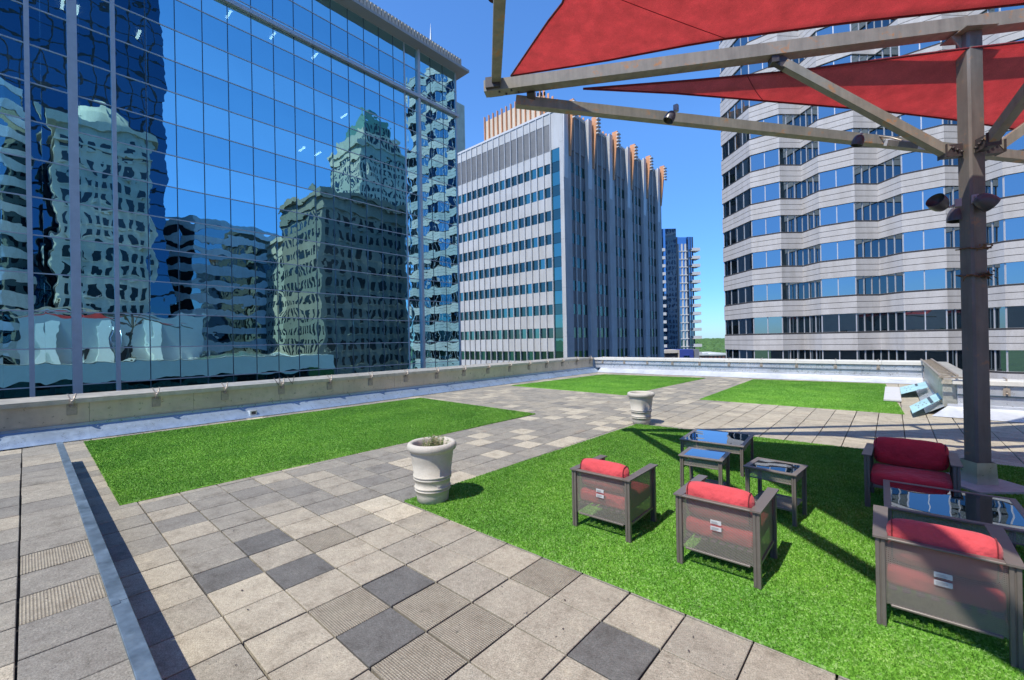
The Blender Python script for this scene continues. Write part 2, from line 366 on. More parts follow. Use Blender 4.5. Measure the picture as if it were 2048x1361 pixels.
M_stoneR=panel_stone('grey_granite_spandrel',(.50,.485,.48)); M_groove=plain('spandrel_groove',(.035,.035,.04),.8)
M_panC=panel_stone('pale_metal_spandrel',(.47,.49,.51)); M_finC=plain('white_aluminium_fin',(.60,.59,.58),.4,.1,.06,2)
M_dgrey=plain('grey_spandrel',(.18,.185,.195),.6,var=.08,scale=1); M_louv=plain('grey_louver',(.22,.23,.245),.6,var=.1,scale=1)
M_orange=plain('orange_metal_fin',(.62,.30,.15),.5,var=.08,scale=1); M_pent=panel_stone('cream_penthouse_wall',(.58,.53,.45))
M_stone=panel_stone('limestone_wall',(.52,.49,.40),.1); M_stoned=panel_stone('brown_stone_wall',(.27,.26,.215),.12); M_teal=panel_stone('green_copper_roof',(.13,.27,.24))
M_stucco=plain('white_stucco',(.62,.66,.64),.85,var=.06,scale=1); M_pale=plain('pale_band',(.68,.78,.75),.7,var=.06,scale=1)
M_wband=panel_stone('white_tower_band',(.72,.74,.74)); M_pane=plain('dark_window_pane',(.02,.03,.035),.15); M_asph=plain('asphalt',(.05,.05,.052),.9,var=.2,scale=2); M_roofw=plain('white_roof',(.6,.6,.57),.8,var=.1,scale=.2); M_brick=plain('red_brick',(.22,.09,.07),.85,var=.15,scale=.5)
M_bluew=plain('blue_wall',(.04,.07,.30),.6,var=.08,scale=.1)
M_forest=N('forest_canopy'); fp=M_forest.pos()
fa=M_forest.noise(fp,.06,5,.7); fb=M_forest.noise(fp,.5,3,.7)
fc=M_forest.mix(.5,M_forest.ramp(fa,[(.35,(.025,.07,.015)),(.65,(.09,.19,.04))]),M_forest.ramp(fb,[(.35,(.02,.05,.012)),(.65,(.10,.20,.05))])); M_forest=M_forest.set(Base_Color=fc,Roughness=.9)
M_light=N('fluorescent_light'); M_light=M_light.set(Base_Color=(1,1,1),Emission_Color=(1,.96,.88),Emission_Strength=9.0)
M_lid=sheet_mat('pale_blue_panel',(.40,.66,.70),.5,.1,.1,.002)
M_wpaver=plain('pale_paver',(.52,.52,.52),.85,var=.12,scale=12)
# ---------------------------------------------------------------- ground, terrain, far wood
ZG=-28.0
g=MB(); n_=40; R_=9000
vs=[];fs=[]
for i in range(n_+1):
    for j in range(n_+1):
        x=-R_+2*R_*i/n_; y=-R_+2*R_*j/n_; vs.append((x,y,ZG))
for i in range(n_):
    for j in range(n_): a=i*(n_+1)+j; fs.append((a,a+n_+1,a+n_+2,a+1))
g.add(vs,fs); tag(g.build('terrain',M_forest),kind='structure')
g=MB(); g.box(-300,260,-120,260,ZG-.5,ZG+.02); tag(g.build('street',M_asph),kind='structure')
# far wood: crowns as low rounded lumps, thousands, one mass
def forest():
    NV=[];NF=[];b=0
    ico=[];ph=(1+5**.5)/2
    V=[(-1,ph,0),(1,ph,0),(-1,-ph,0),(1,-ph,0),(0,-1,ph),(0,1,ph),(0,-1,-ph),(0,1,-ph),(ph,0,-1),(ph,0,1),(-ph,0,-1),(-ph,0,1)]
    V=np.array(V)/np.linalg.norm(V[0]); Fi=[(0,11,5),(0,5,1),(0,1,7),(0,7,10),(0,10,11),(1,5,9),(5,11,4),(11,10,2),(10,7,6),(7,1,8),(3,9,4),(3,4,2),(3,2,6),(3,6,8),(3,8,9),(4,9,5),(2,4,11),(6,2,10),(8,6,7),(9,8,1)]
    Fi=np.array(Fi)
    r=np.random.RandomState(3)
    for k in range(9000):
        t=420*math.exp(r.rand()*2.3); ang=math.radians(r.uniform(-4,34))   # angle left of +Y
        x=-math.sin(ang)*t+CAM.x; y=math.cos(ang)*t+CAM.y
        for q in range(3):
            sz=r.uniform(2.2,5.0)*(1+t/2600); o=r.uniform(-4,4,3)
            vv=V*(1+r.uniform(-.25,.25,(12,1)))*np.array([sz,sz,sz*.8])+np.array([x+o[0],y+o[1],ZG+r.uniform(8,13)+o[2]*.4])
            NV.append(vv); NF.append(Fi+b); b+=12
    me=bpy.data.meshes.new('forest'); me.from_pydata(np.concatenate(NV).tolist(),[],np.concatenate(NF).tolist()); me.materials.append(M_forest)
    o=link(bpy.data.objects.new('forest',me)); tag(o,'green wooded plain on the horizon between the condo tower and the striped office tower','forest',kind='stuff')
forest()
# ---------------------------------------------------------------- terrace paving
DARK={(-11,0),(-10,-2),(-10,1),(-7,-1),(-7,3),(-6,-2),(-5,-1),(-3,0),(-2,-1),(1,1),(-9,3),(-10,4),(-9,9),(-14,21),(-12,20)}
TACT={(-6,0),(-3,-1),(-2,0),(-1,-1),(-1,0),(-1,2)}
LIGHT={(-7,-3),(-7,2),(-6,2),(-5,-2),(-4,-3),(-8,8),(-10,9),(-10,12),(-8,10),(-7,11),(-7,12),(-11,19),(-10,17),(-16,18),(-8,16),(-21,21),(-7,15)}
MID={(-11,-3),(-11,-1),(-10,0),(-9,-3),(-9,1),(-8,2)}
TURF=[(-25.3,-12.05,-2.4,17.0),(-24.6,-11.7,28.2,45.8),(-6.05,5.1,28.7,47.4)]
MAIN=[(-6,3.03),(12,3.03),(12,17.9),(-1,17.6),(-5.6,17.3)]
def under(x,y):
    for a,b,c_,d in TURF:
        if a+1<x<b-1 and c_+1<y<d-1: return True
    return -5<x<11 and 4<y<16.5
def lay(cells,z,name,ox=0,oy=0,tone=None):
    vs=[];fs=[];tn=[];tc=[];b=0;r=random.Random(5)
    for (i,j) in cells:
        t,k=tone(i,j,r)
        g=.0085/U*r.uniform(.5,1.1); x0,x1,y0,y1=(i+ox+g)*U,(i+1+ox-g)*U,(j+oy+g)*U,(j+1+oy-g)*U
        dx,dy=r.uniform(-.0015,.0015),r.uniform(-.0015,.0015); x0+=dx;x1+=dx;y0+=dy;y1+=dy
        zt=z+r.uniform(-.0015,.0015); c_=.004; tx,ty=r.uniform(-.004,.004),r.uniform(-.004,.004)
        zz=lambda x,y: zt+(x-(x0+x1)/2)*tx+(y-(y0+y1)/2)*ty
        P=[(x0+c_,y0+c_),(x1-c_,y0+c_),(x1-c_,y1-c_),(x0+c_,y1-c_)]; Q=[(x0,y0),(x1,y0),(x1,y1),(x0,y1)]
        for x,y in P: vs.append((x,y,zz(x,y)))
        for x,y in Q: vs.append((x,y,zz(x,y)-c_))
        for x,y in Q: vs.append((x,y,z-.045))
        F=[(0,1,2,3)]+[(q+4,(q+1)%4+4,(q+1)%4,q) for q in range(4)]+[(q+8,(q+1)%4+8,(q+1)%4+4,q+4) for q in range(4)]
        for f in F: fs.append(tuple(q+b for q in f)); tn.append(t); tc.append(k)
        b+=12
    me=bpy.data.meshes.new(name); me.from_pydata(vs,[],fs); me.materials.append(M_pav)
    a=me.attributes.new('tone','FLOAT','FACE'); a.data.foreach_set('value',tn)
    a=me.attributes.new('tactile','FLOAT','FACE'); a.data.foreach_set('value',tc)
    return link(bpy.data.objects.new(name,me))
def tone_main(i,j,r):
    t=r.random(); c_=(i,j)
    if c_ in DARK: return (.06 if (j<2 and i>-9) else .22),0
    if c_ in TACT: return .66,1
    if c_ in LIGHT: return (r.uniform(.68,.76) if j<0 else r.uniform(.80,.9)),0
    if c_ in MID: return .32,0
    if j>=18 and i>-5: return r.uniform(.62,.84),0
    if j>=17: return (r.uniform(.74,.88) if t<.15 else r.uniform(.36,.66)),0
    if j>=3: return (r.uniform(.78,.9) if t<.07 else r.uniform(.30,.52)),0
    if i<-7: return (r.uniform(.3,.5) if t<.6 else r.uniform(.5,.66)),0
    return r.uniform(.50,.70) if t<.95 else r.uniform(.34,.42),0
cells=[(i,j) for i in range(-27,28) for j in range(-4,49) if not under(i+.5,j+.5) and not (i>6 and j>29)]
tag(lay(cells,0,'paved_terrace',tone=tone_main),kind='structure')
RT={(-7,-4):(.66,1),(-5,-4):(.66,1)}
def tone_r(i,j,r):
    if j==-1:   # row next to the kerb
        if i in (-6,-5): pass
    t=r.random()
    return (r.uniform(.06,.16) if t<.03 else r.uniform(.2,.46) if t<.6 else r.uniform(.5,.74)),(1 if t>.93 else 0)
def tone_r2(i,j,r):
    if j==-1 and i in (-5,-7): return .7,1
    if j==-1 and i in (-4,-3): return .24,0
    if j==-1 and i>=-9: return r.uniform(.26,.42),0
    return tone_r(i,j,r)
ZR=.83*U
cells=[(i,j) for i in range(-20,16) for j in range(-14,0)]
lay_o=lay(cells,ZR,'raised_paving',ox=-.38,oy=-3.29,tone=tone_r2); tag(lay_o,kind='structure')
g=MB(); g.box(-27.3*U,28*U,-16*U,49.2*U,-.6,-.042); tag(g.build('roof_deck',M_joint),kind='structure')
g=MB(); g.box(-20.5*U,15.7*U,-17.2*U,-3.31*U,-.03,ZR-.03); tag(g.build('raised_deck_base',M_joint),kind='structure')
# kerb strip of galvanised sheet along the raised deck
k=empty('metal_edging',(0,0,0),0,'weathered galvanised steel edging along the raised paving at lower left','edging')
g=MB(); jx=[-20.45,-9.6,-3.95,15.6]
for a,b in zip(jx,jx[1:]):
    dz=.003 if a==-9.6 else 0
    g.bbox(a*U+.002,b*U-.002,-3.395*U,-3.205*U,ZR-.006+dz,ZR+.022+dz,.003)
g.build('cap',M_galv,k)
g=MB(); g.box(-20.45*U,15.6*U,-3.24*U,-3.22*U,-.02,ZR-.008); g.build('face',M_dark,k)
g=MB(); g.bbox(-4.0*U,-3.86*U,-3.40*U,-3.30*U,ZR+.02,ZR+.028,.002); g.build('clip',M_galv,k)
# ---------------------------------------------------------------- turf
def turf(name,poly,label,dens,hh=.02,zt=.018):
    """rug with a ragged pile of blades, one mesh"""
    poly=[(x*U,y*U) for x,y in poly]; n=len(poly)
    xs=[p[0] for p in poly]; ys=[p[1] for p in poly]
    V=[(x,y,.001) for x,y in poly]+[(x,y,zt) for x,y in poly]
    F=[tuple(range(n,2*n))]+[(i,(i+1)%n,(i+1)%n+n,i+n) for i in range(n)]
    area=(max(xs)-min(xs))*(max(ys)-min(ys)); K=int(area*dens)
    r=np.random.RandomState(len(name)+int(area))
    P=np.stack([r.uniform(min(xs)-.006,max(xs)+.006,K),r.uniform(min(ys)-.006,max(ys)+.006,K)],1)
    keep=np.ones(K,bool)
    for i in range(n):
        a=np.array(poly[i]);b=np.array(poly[(i+1)%n]); e=b-a; nn=np.array([-e[1],e[0]])/np.hypot(*e)
        keep&=((P-a)@nn)>-.008*r.rand(K)
    P=P[keep]
    if dens<1500:                                # denser pile towards the eye
        pass
    K=len(P); d=np.hypot(P[:,0]-CAM.x,P[:,1]-CAM.y)
    wd=.0030+.0004*d; an=r.rand(K)*2*np.pi; ln=r.uniform(.6,1.25,K)*hh; le=r.uniform(.2,1.1,K)*hh; la=r.rand(K)*2*np.pi
    dx=np.cos(an)*wd;dy=np.sin(an)*wd
    A=np.stack([P[:,0]-dx,P[:,1]-dy,np.full(K,zt-.003)],1);B=np.stack([P[:,0]+dx,P[:,1]+dy,np.full(K,zt-.003)],1)
    C_=np.stack([P[:,0]+np.cos(la)*le,P[:,1]+np.sin(la)*le,zt+ln],1)
    VV=np.concatenate([np.array(V),np.stack([A,B,C_],1).reshape(-1,3)])
    T=np.arange(3*K).reshape(K,3)+2*n
    me=bpy.data.meshes.new(name)
    me.vertices.add(len(VV)); me.vertices.foreach_set('co',VV.ravel())
    loops=np.concatenate([np.concatenate([np.array(f) for f in F]),T.ravel()]); tot=[len(f) for f in F]+[3]*K
    st=np.concatenate([[0],np.cumsum(tot)[:-1]])
    me.loops.add(len(loops)); me.loops.foreach_set('vertex_index',loops.astype(np.int32)); me.polygons.add(len(tot)); me.polygons.foreach_set('loop_start',st.astype(np.int32)); me.update(calc_edges=True); me.validate()
    me.materials.append(M_turf); o=link(bpy.data.objects.new(name,me)); tag(o,label,'turf mat','mats of artificial turf')
turf('turf_mat',MAIN,'large green turf mat under the red chairs, glass tables and canopy post',9500,.018)
q=TURF[0]; turf('turf_mat',[(q[0],q[2]+.1),(-12.35,q[2]),(q[1],q[3]-.2),(-24.6,q[3]+.4)],'green artificial turf mat along the bronze parapet at left, beside the raised paving',6500,.015)
q=TURF[1]; turf('turf_mat',[(q[0],28.7),(q[1],28.0),(-11.0,46.0),(-23.3,45.4)],'green artificial turf mat at the far corner where the two parapets meet',2200,.015)
q=TURF[2]; turf('turf_mat',[(q[0],28.7),(q[1],28.7),(4.1,47.6),(-6.4,46.8)],'green artificial turf mat before the far parapet, two pale slabs at its right edge',2200,.015)
# ---------------------------------------------------------------- parapets
YE=49.0
pw=empty('parapet_wall',(-27.3*U,20*U,0),0,'long bronze metal parapet with steel tie-back brackets in front of the blue glass tower','parapet')
def rel(o,p): o.location=-Vector(p.location); return o
g=MB(); y=-16.0; cuts=[-16,-12.0,-6.6,-1.95,2.59,9.3-1.8,12.1,16.7,21.3,25.9,30.5,35.1,39.7,44.3,49.3]
for a,b in zip(cuts,cuts[1:]): g.box(-27.9*U,-27.28*U,a*U+.003,b*U-.003,.3*U,1.93*U)
rel(g.build('wall_panel',M_bronze,pw),pw)
g=MB(); g.box(-30.6*U,-27.12*U,-16*U,49.3*U,1.93*U,2.03*U); g.box(-27.2*U,-27.10*U,-16*U,49.2*U,1.80*U,1.93*U); rel(g.build('coping',M_bronzecap,pw),pw)
g=MB()
xs=list(np.arange(-16,49.2,4.65))+[49.2]
for a,b in zip(xs,xs[1:]):
    g.add([(-26.1*U,a*U,.012),(-26.1*U,b*U-.004,.012),(-27.2*U,b*U-.004,.62*U),(-27.2*U,a*U,.62*U)],[(0,1,2,3)])
    g.box(-27.24*U,-27.16*U,a*U,b*U,.60*U,.74*U)
    g.add([(-26.1*U,b*U-.03,.018),(-26.1*U,b*U+.03,.018),(-27.2*U,b*U+.03,.63*U),(-27.2*U,b*U-.03,.63*U)],[(0,1,2,3)])
g.box(-26.12*U,-26.0*U,-16*U,49*U,0.006,.02)
rel(g.build('flashing',M_blueflash,pw),pw)
g=MB(); g.cm=0
g.box(-26.75*U,-26.3*U,5.35*U,5.75*U,.06,.19); dbx=g.build('drain_box',M_alu,pw); rel(dbx,pw)
g=MB(); g.box(-26.74*U,-26.285*U,5.43*U,5.67*U,.085,.165); g.build('drain_opening',M_dark,dbx)
def tieback(parent,loc,rz):
    g=MB(); g.bbox(0,.02,-.065,.065,-.16,.05,.004)
    g.tube([(.02,0,0),(.10,.0,.055),(.13,0,.10)],.022,10)
    g.beam((.10,0,.05),(-.02,-.05,.20),.02,.012); g.lathe([(0,.0),(.032,.004),(.032,.02),(0,.026)],14,(1,0,0),(.02,0,0))
    g.tube([(.11,.0,.05),(.02,.05,.20)],.014,8)
    o=g.build('bracket',M_bracket,parent); o.location=Vector(loc)-Vector(parent.location); o.rotation_euler=(0,0,rz); return o
b0=None
for k in range(18):
    y=-9.4+3.405*k
    if y>48.7: break
    if b0 is None: b0=tieback(pw,(-27.28*U,y*U,1.68*U),0); b0.scale=(1.4,1.4,1.4)
    else:
        o=b0.copy(); link(o,pw); o.location=Vector((-27.28*U,y*U,1.68*U))-pw.location
g=MB()
g.tube([(-27.3*U,7.15*U,2.35*U),(-27.0*U,7.35*U,1.85*U),(-27.3*U,7.55*U,2.35*U)],.012,6); g.tube([(-27.3*U,8.05*U,2.35*U),(-27.0*U,8.25*U,1.85*U),(-27.3*U,8.5*U,2.4*U)],.012,6)
o=g.build('rope_hook',M_dark,pw); rel(o,pw)
# far wall
fwl=empty('parapet_wall',(-10*U,49.5*U,0),0,'pale metal parapet at the far end of the terrace, white flashing at its foot','parapet')
X1=6.72
g=MB(); xs=np.linspace(-27.2,X1,8)
for a,b in zip(xs,xs[1:]): g.box(a*U+.002,b*U-.002,49.6*U,50.2*U,.6*U,1.66*U)
rel(g.build('wall_panel',M_alu,fwl),fwl)
g=MB(); g.box(-27.2*U,(X1+.5)*U,49.5*U,49.6*U,1.13*U,1.17*U); g.box(-27.2*U,(X1+.5)*U,49.53*U,49.6*U,1.6*U,1.66*U); rel(g.build('trim',M_muld,fwl),fwl)
g=MB(); xs=np.linspace(-27.2,X1+.6,11)
for a,b in zip(xs,xs[1:]): g.bbox(a*U+.003,b*U-.003,49.45*U,52.2*U,1.66*U,1.98*U,.01)
rel(g.build('coping',M_whitecap,fwl),fwl)
g=MB(); xs=np.linspace(-26.2,X1-.05,6)
for a,b in zip(xs,xs[1:]):
    g.add([(a*U,48.5*U,.012),(b*U-.006,48.5*U,.012),(b*U-.006,49.52*U,.55*U),(a*U,49.52*U,.55*U)],[(0,1,2,3)]); g.box(a*U,b*U,49.5*U,49.6*U,.53*U,.66*U)
rel(g.build('flashing',M_whiteflash,fwl),fwl)
def vclamp(parent,loc,rz):
    g=MB(); g.bbox(-.06,.06,-.03,0,-.13,.09,.004); g.beam((0,-.035,.02),(0,-.02,.33),.03,.02); g.tube([(0,-.03,-.03),(0,-.09,-.03)],.018,8); g.beam((0,-.02,.32),(0,.35,.33),.025,.02)
    o=g.build('bracket',M_bracket,parent); o.location=Vector(loc)-Vector(parent.location); o.rotation_euler=(0,0,rz); return o
b1=None
for k in range(10):
    x=-25.9+3.28*k
    if b1 is None: b1=vclamp(fwl,(x*U,49.6*U,1.42*U),0)
    else: o=b1.copy(); link(o,fwl); o.location=Vector((x*U,49.6*U,1.42*U))-fwl.location
# returning wall and right wall
rw=empty('parapet_wall',(6.6*U,40*U,0),0,'short stained parapet running back toward the camera from the far corner, rail on top','parapet')
g=MB()
for a,b in ((30.3,34.5),(34.5,40),(40,45),(45,49.4)): g.box(6.75*U,7.3*U,a*U+.003,b*U-.003,.4*U,1.7*U)
rel(g.build('wall_panel',sheet_mat('stained_sheet',(.55,.56,.50),.4,.6,.5),rw),rw)
g=MB(); g.box(6.7*U,8.3*U,30.2*U,51*U,1.7*U,1.95*U); rel(g.build('coping',M_bronzecap,rw),rw)
g=MB(); g.beam((6.62*U,29.6*U,2.15*U),(6.62*U,50.5*U,2.15*U),.05,.06); g.beam((7.3*U,29.8*U,2.2*U),(7.3*U,50.5*U,2.2*U),.05,.05)
y=30.0
while y<50: g.beam((6.62*U,y*U,2.15*U),(6.9*U,(y+.5)*U,1.75*U),.03,.03); g.beam((6.62*U,y*U,2.15*U),(7.3*U,(y+.6)*U,2.2*U),.03,.03); y+=1.25
g.beam((6.6*U,29.7*U,2.1*U),(7.5*U,29.7*U,2.1*U),.04,.04)
rel(g.build('rail',M_bracket,rw),rw)
g=MB()
for a,b in ((29.6,34.8),(34.8,41),(41,47)): g.add([(6.0*U,a*U,.012),(6.0*U,b*U-.006,.012),(6.76*U,b*U-.006,.5*U),(6.76*U,a*U,.5*U)],[(0,1,2,3)][::-1])
rel(g.build('flashing',M_alu,rw),rw)
r2=empty('parapet_wall',(14*U,30*U,0),0,'pale metal parapet right of the canopy post, in front of the striped tower','parapet')
g=MB(); xs=np.linspace(7.3,28,6)
for a,b in zip(xs,xs[1:]): g.box(a*U+.002,b*U-.002,29.9*U,30.5*U,.6*U,1.7*U)
rel(g.build('wall_panel',M_alu,r2),r2)
g=MB(); g.box(7.3*U,28*U,29.8*U,29.9*U,1.12*U,1.2*U); rel(g.build('trim',M_muld,r2),r2)
g=MB(); xs=np.linspace(7.1,28,9)
for a,b in zip(xs,xs[1:]): g.bbox(a*U+.003,b*U-.003,29.75*U,31.4*U,1.72*U,1.98*U,.01)
rel(g.build('coping',M_whitecap,r2),r2)
g=MB(); xs=np.linspace(6.2,28,5)
for i,(a,b) in enumerate(zip(xs,xs[1:])):
    g.add([(a*U,28.75*U,.012),(b*U-.006,28.75*U,.012),(b*U-.006,29.82*U,.5*U),((a+(.7 if i==0 else 0))*U,29.82*U,.5*U)],[(0,1,2,3)]); g.box((a+(.7 if i==0 else 0))*U,b*U,29.8*U,29.9*U,.48*U,.63*U)
rel(g.build('flashing',M_whiteflash,r2),r2)
o=b1.copy(); link(o,r2); o.location=Vector((9.1*U,29.9*U,1.4*U))-r2.location
# pale blue access lids propped on the flashing, pale slabs
def lid(c4,label,loc):
    e=empty('access_panel',loc,0,label,'panel','pale blue access panels')
    P=[Vector(p)*U-Vector(loc) for p in c4]; n=(P[1]-P[0]).cross(P[3]-P[0]).normalized(); n=n if n.z>0 else -n
    g=MB(); Q=P+[p-n*.014 for p in P]; g.add(Q,[(0,1,2,3),(7,6,5,4)]+[(i,i+4,(i+1)%4+4,(i+1)%4) for i in range(4)]); sh=g.build('sheet',M_lid,e)
    L=lambda a,b: P[0]+(P[1]-P[0])*a+(P[3]-P[0])*b
    g=MB(); g.add([L(.58,0)+n*.003,L(.68,0)+n*.003,L(.68,1)+n*.003,L(.58,1)+n*.003],[(0,1,2,3)]); g.build('strap',M_muld,sh)
    g=MB()
    for a,b in ((.16,.25),(.22,.45),(.3,.22),(.34,.6),(.42,.4),(.2,.7),(.45,.68)):
        g.add([L(a,b)+n*.003,L(a+.04,b)+n*.003,L(a+.04,b+.09)+n*.003,L(a,b+.09)+n*.003],[(0,1,2,3)])
    g.build('printed_mark',M_dgrey,sh)
lid([(5.35,30.4,.28),(6.78,34.2,.80),(6.85,31.3,.80),(5.4,27.5,.28)],'nearer pale blue panel with a dark strap, leaning on the sloped flashing',(5.9*U,30.5*U,.1))
lid([(5.05,42,.3),(6.55,42.8,.75),(6.5,38.2,.75),(5.05,37,.3)],'farther pale blue panel with a dark strap, beside the pale slabs on the turf',(5.7*U,40*U,.1))
for a,b,lb in ((34.2,38.6,'nearer of two pale concrete slabs lying on the far turf edge'),(38.8,43.4,'farther of two pale concrete slabs lying on the far turf edge')):
    g=MB(); g.bbox(4.15*U,5.05*U,a*U,b*U,.03,.085,.006); tag(g.build('loose_slab',M_wpaver),lb,'slab','pale slabs at the turf edge')
# ---------------------------------------------------------------- furniture
def screenp(name,mat,parent,x0,x1,y0,y1,z0,z1):
    g=MB()
    if abs(y1-y0)<1e-6: g.quad((x0,y0,z0),(x1,y0,z0),(x1,y0,z1),(x0,y0,z1))
    else: g.quad((x0,y0,z0),(x0,y1,z0),(x0,y1,z1),(x0,y0,z1))
    return g.build(name,mat,parent)
def legs(parent,W,D,H,z0=0,w=.026,gap=.007,d=.045):
    for sx in (-1,1):
        for sy in (-1,1):
            g=MB(); x=sx*(W/2-.035)
            g.bbox(x-w-gap/2,x-gap/2,sy*(D/2-.04)-d/2,sy*(D/2-.04)+d/2,z0,H,.003); g.bbox(x+gap/2,x+w+gap/2,sy*(D/2-.04)-d/2,sy*(D/2-.04)+d/2,z0,H,.003)
            g.box(x-gap/2,x+gap/2,sy*(D/2-.04)-d/2+.008,sy*(D/2-.04)+d/2-.008,z0+.002,H-.002)
            g.build('leg',M_frame,parent)
def chair(label,W=.71,D=.72,H=.645,cm=None,low=True):
    e=empty('lounge_chair',(0,0,0),0,label,'armchair','red cushioned armchairs'); cm=cm or M_cush
    legs(e,W,D,H-.014,w=.024)
    for sx in (-1,1):
        g=MB(); x=sx*(W/2-.035)
        # arm: flat plank, flaring a little to the front
        g.add([(x-.04,-D/2,H-.014),(x+.04,-D/2,H-.014),(x+.047,D/2,H-.014),(x-.047,D/2,H-.014),(x-.04,-D/2,H),(x+.04,-D/2,H),(x+.047,D/2,H),(x-.047,D/2,H)],[(0,3,2,1),(4,5,6,7),(0,1,5,4),(1,2,6,5),(2,3,7,6),(3,0,4,7)])
        g.build('armrest',M_frame,e)
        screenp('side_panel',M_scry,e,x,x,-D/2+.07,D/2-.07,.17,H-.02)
        g=MB(); g.bbox(x-.012,x+.012,-D/2+.062,D/2-.062,.15,.178,.003); g.build('side_rail',M_frame,e)
    g=MB(); xi=W/2-.075; g.bbox(-xi,xi,-D/2,-D/2+.055,H-.016,H-.001,.003); g.build('back_rail',M_frame,e)
    bp=screenp('back_panel',M_scrx,e,-W/2+.06,W/2-.06,-D/2+.04,-D/2+.04,.16,H-.016)
    g=MB(); g.bbox(-xi+.013,xi-.013,-D/2+.028,-D/2+.052,.148,.165,.003); g.build('bottom_rail',M_frame,e); g=MB(); g.bbox(-xi+.013,xi-.013,D/2-.06,D/2-.03,.25,.29,.003); g.build('bottom_rail',M_frame,e)
    g=MB()
    for i in range(8):
        x=-W/2+.10+i*(W-.2)/7; g.box(x-.022,x+.022,-D/2+.06,D/2-.06,.262,.268)
    g.build('seat_strap',M_frame,e)
    bpd=rounded('seat_cushion',cm,e,W-.12,D-.10,.15,.045,(0,.03,.345),(0,0,0),.012)
    bkc=rounded('back_cushion',cm,e,W-.14,.165,.30,.078,(0,-D/2+.142,.60),(math.radians(6),0,0),.012)
    for cu,(sx_,sy_,sz_,rr_) in ((bkc,(W-.14,.165,.30,.078)),):
        for sgn in (-1,1):
            g=MB(); x=sgn*(sx_/2-.030); pts=[]
            for i in range(33):
                t=2*math.pi*i/32; cx,cy=math.cos(t),math.sin(t); q=rr_-.010
                pts.append((x,math.copysign(sy_/2-rr_,cx)+q*cx,math.copysign(sz_/2-rr_,cy)+q*cy))
            g.tube(pts,.0045,6,False); g.build('piping',M_hem,cu)
    g=MB(); g.box(-.045,.045,-D/2+.030,-D/2+.035,.44,.475); g.box(-.045,.045,-D/2+.030,-D/2+.035,.385,.42); lab=g.build('label',M_tag,bp)
    g=MB()
    rr=random.Random(3)
    for z in (.455,.405):
        for i in range(3): g.box(-.036,-.036+rr.uniform(.04,.07),-D/2+.0285,-D/2+.0295,z+.004-i*.009,z+.007-i*.009)
    g.build('label_print',M_dgrey,bp)
    return e
def dup(e,loc,rz,label):
    r=e.copy(); link(r); r.location=loc; r.rotation_euler=(0,0,rz); r['label']=label
    for ch in list(e.children):
        q=ch.copy(); link(q,r)
        for gc in list(ch.children): z=gc.copy(); link(z,q)
    return r
Z0=.022
c1=chair('leftmost red armchair seen from behind, alone on sunlit turf right of the nearer pot')
c1.location=(-.56*U,5.4*U,Z0); c1.rotation_euler=(0,0,math.radians(1))
dup(c1,(2.05*U,5.24*U,Z0),math.radians(0),'red armchair seen from behind in full sun, in front of the two small side tables')
dup(c1,(5.13*U,5.36*U,Z0),math.radians(.5),'red armchair at the lower right corner seen from behind, half in canopy shade')
c4=chair('red armchair facing the camera, wholly in shade left of the canopy post',W=.83,D=.72,H=.64,cm=M_cush_shade)
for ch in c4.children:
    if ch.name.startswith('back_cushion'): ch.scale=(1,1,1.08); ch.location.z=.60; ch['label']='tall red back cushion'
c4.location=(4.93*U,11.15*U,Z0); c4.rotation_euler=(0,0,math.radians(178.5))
def table(label,W,D,H,shelf=None,fr=.055):
    e=empty('glass_table' if shelf is None else 'side_table',(0,0,0),0,label,'table')
    legs(e,W,D,H-.018,w=.018,gap=.006,d=.036)
    g=MB(); z0,z1=H-.018,H
    g.bbox(-W/2,W/2,-D/2,-D/2+fr,z0,z1,.003); g.bbox(-W/2,W/2,D/2-fr,D/2,z0,z1,.003)
    g.bbox(-W/2,-W/2+fr,-D/2+fr,D/2-fr,z0,z1,.003); g.bbox(W/2-fr,W/2,-D/2+fr,D/2-fr,z0,z1,.003); g.build('top_frame',M_frame,e)
    g=MB(); g.box(-W/2+fr,W/2-fr,-D/2+fr,D/2-fr,H-.009,H-.003); g.build('glass_top',M_tglass,e)
    ah=.10
    for sy in (-1,1): screenp('apron',M_scrx,e,-W/2+.06,W/2-.06,sy*(D/2-.04),sy*(D/2-.04),H-.02-ah,H-.02)
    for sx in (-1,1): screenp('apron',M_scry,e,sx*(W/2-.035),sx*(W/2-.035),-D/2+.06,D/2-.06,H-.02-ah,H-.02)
    g=MB()
    for sy in (-1,1): g.bbox(-W/2+.058,W/2-.058,sy*(D/2-.04)-.008,sy*(D/2-.04)+.008,H-.03-ah,H-.018-ah,.002)
    g.build('apron_rail',M_frame,e)
    if shelf:
        g=MB(); g.bbox(-W/2+.05,W/2-.05,-D/2+.045,D/2-.045,shelf,shelf+.012,.002); shf=g.build('shelf',screen_flat,e)
        g=MB(); g.bbox(-W/2+.05,W/2-.05,-D/2+.03,-D/2+.046,shelf-.008,shelf+.016,.002); g.bbox(-W/2+.05,W/2-.05,D/2-.046,D/2-.03,shelf-.008,shelf+.016,.002); g.build('shelf_rail',M_frame,shf)
    return e
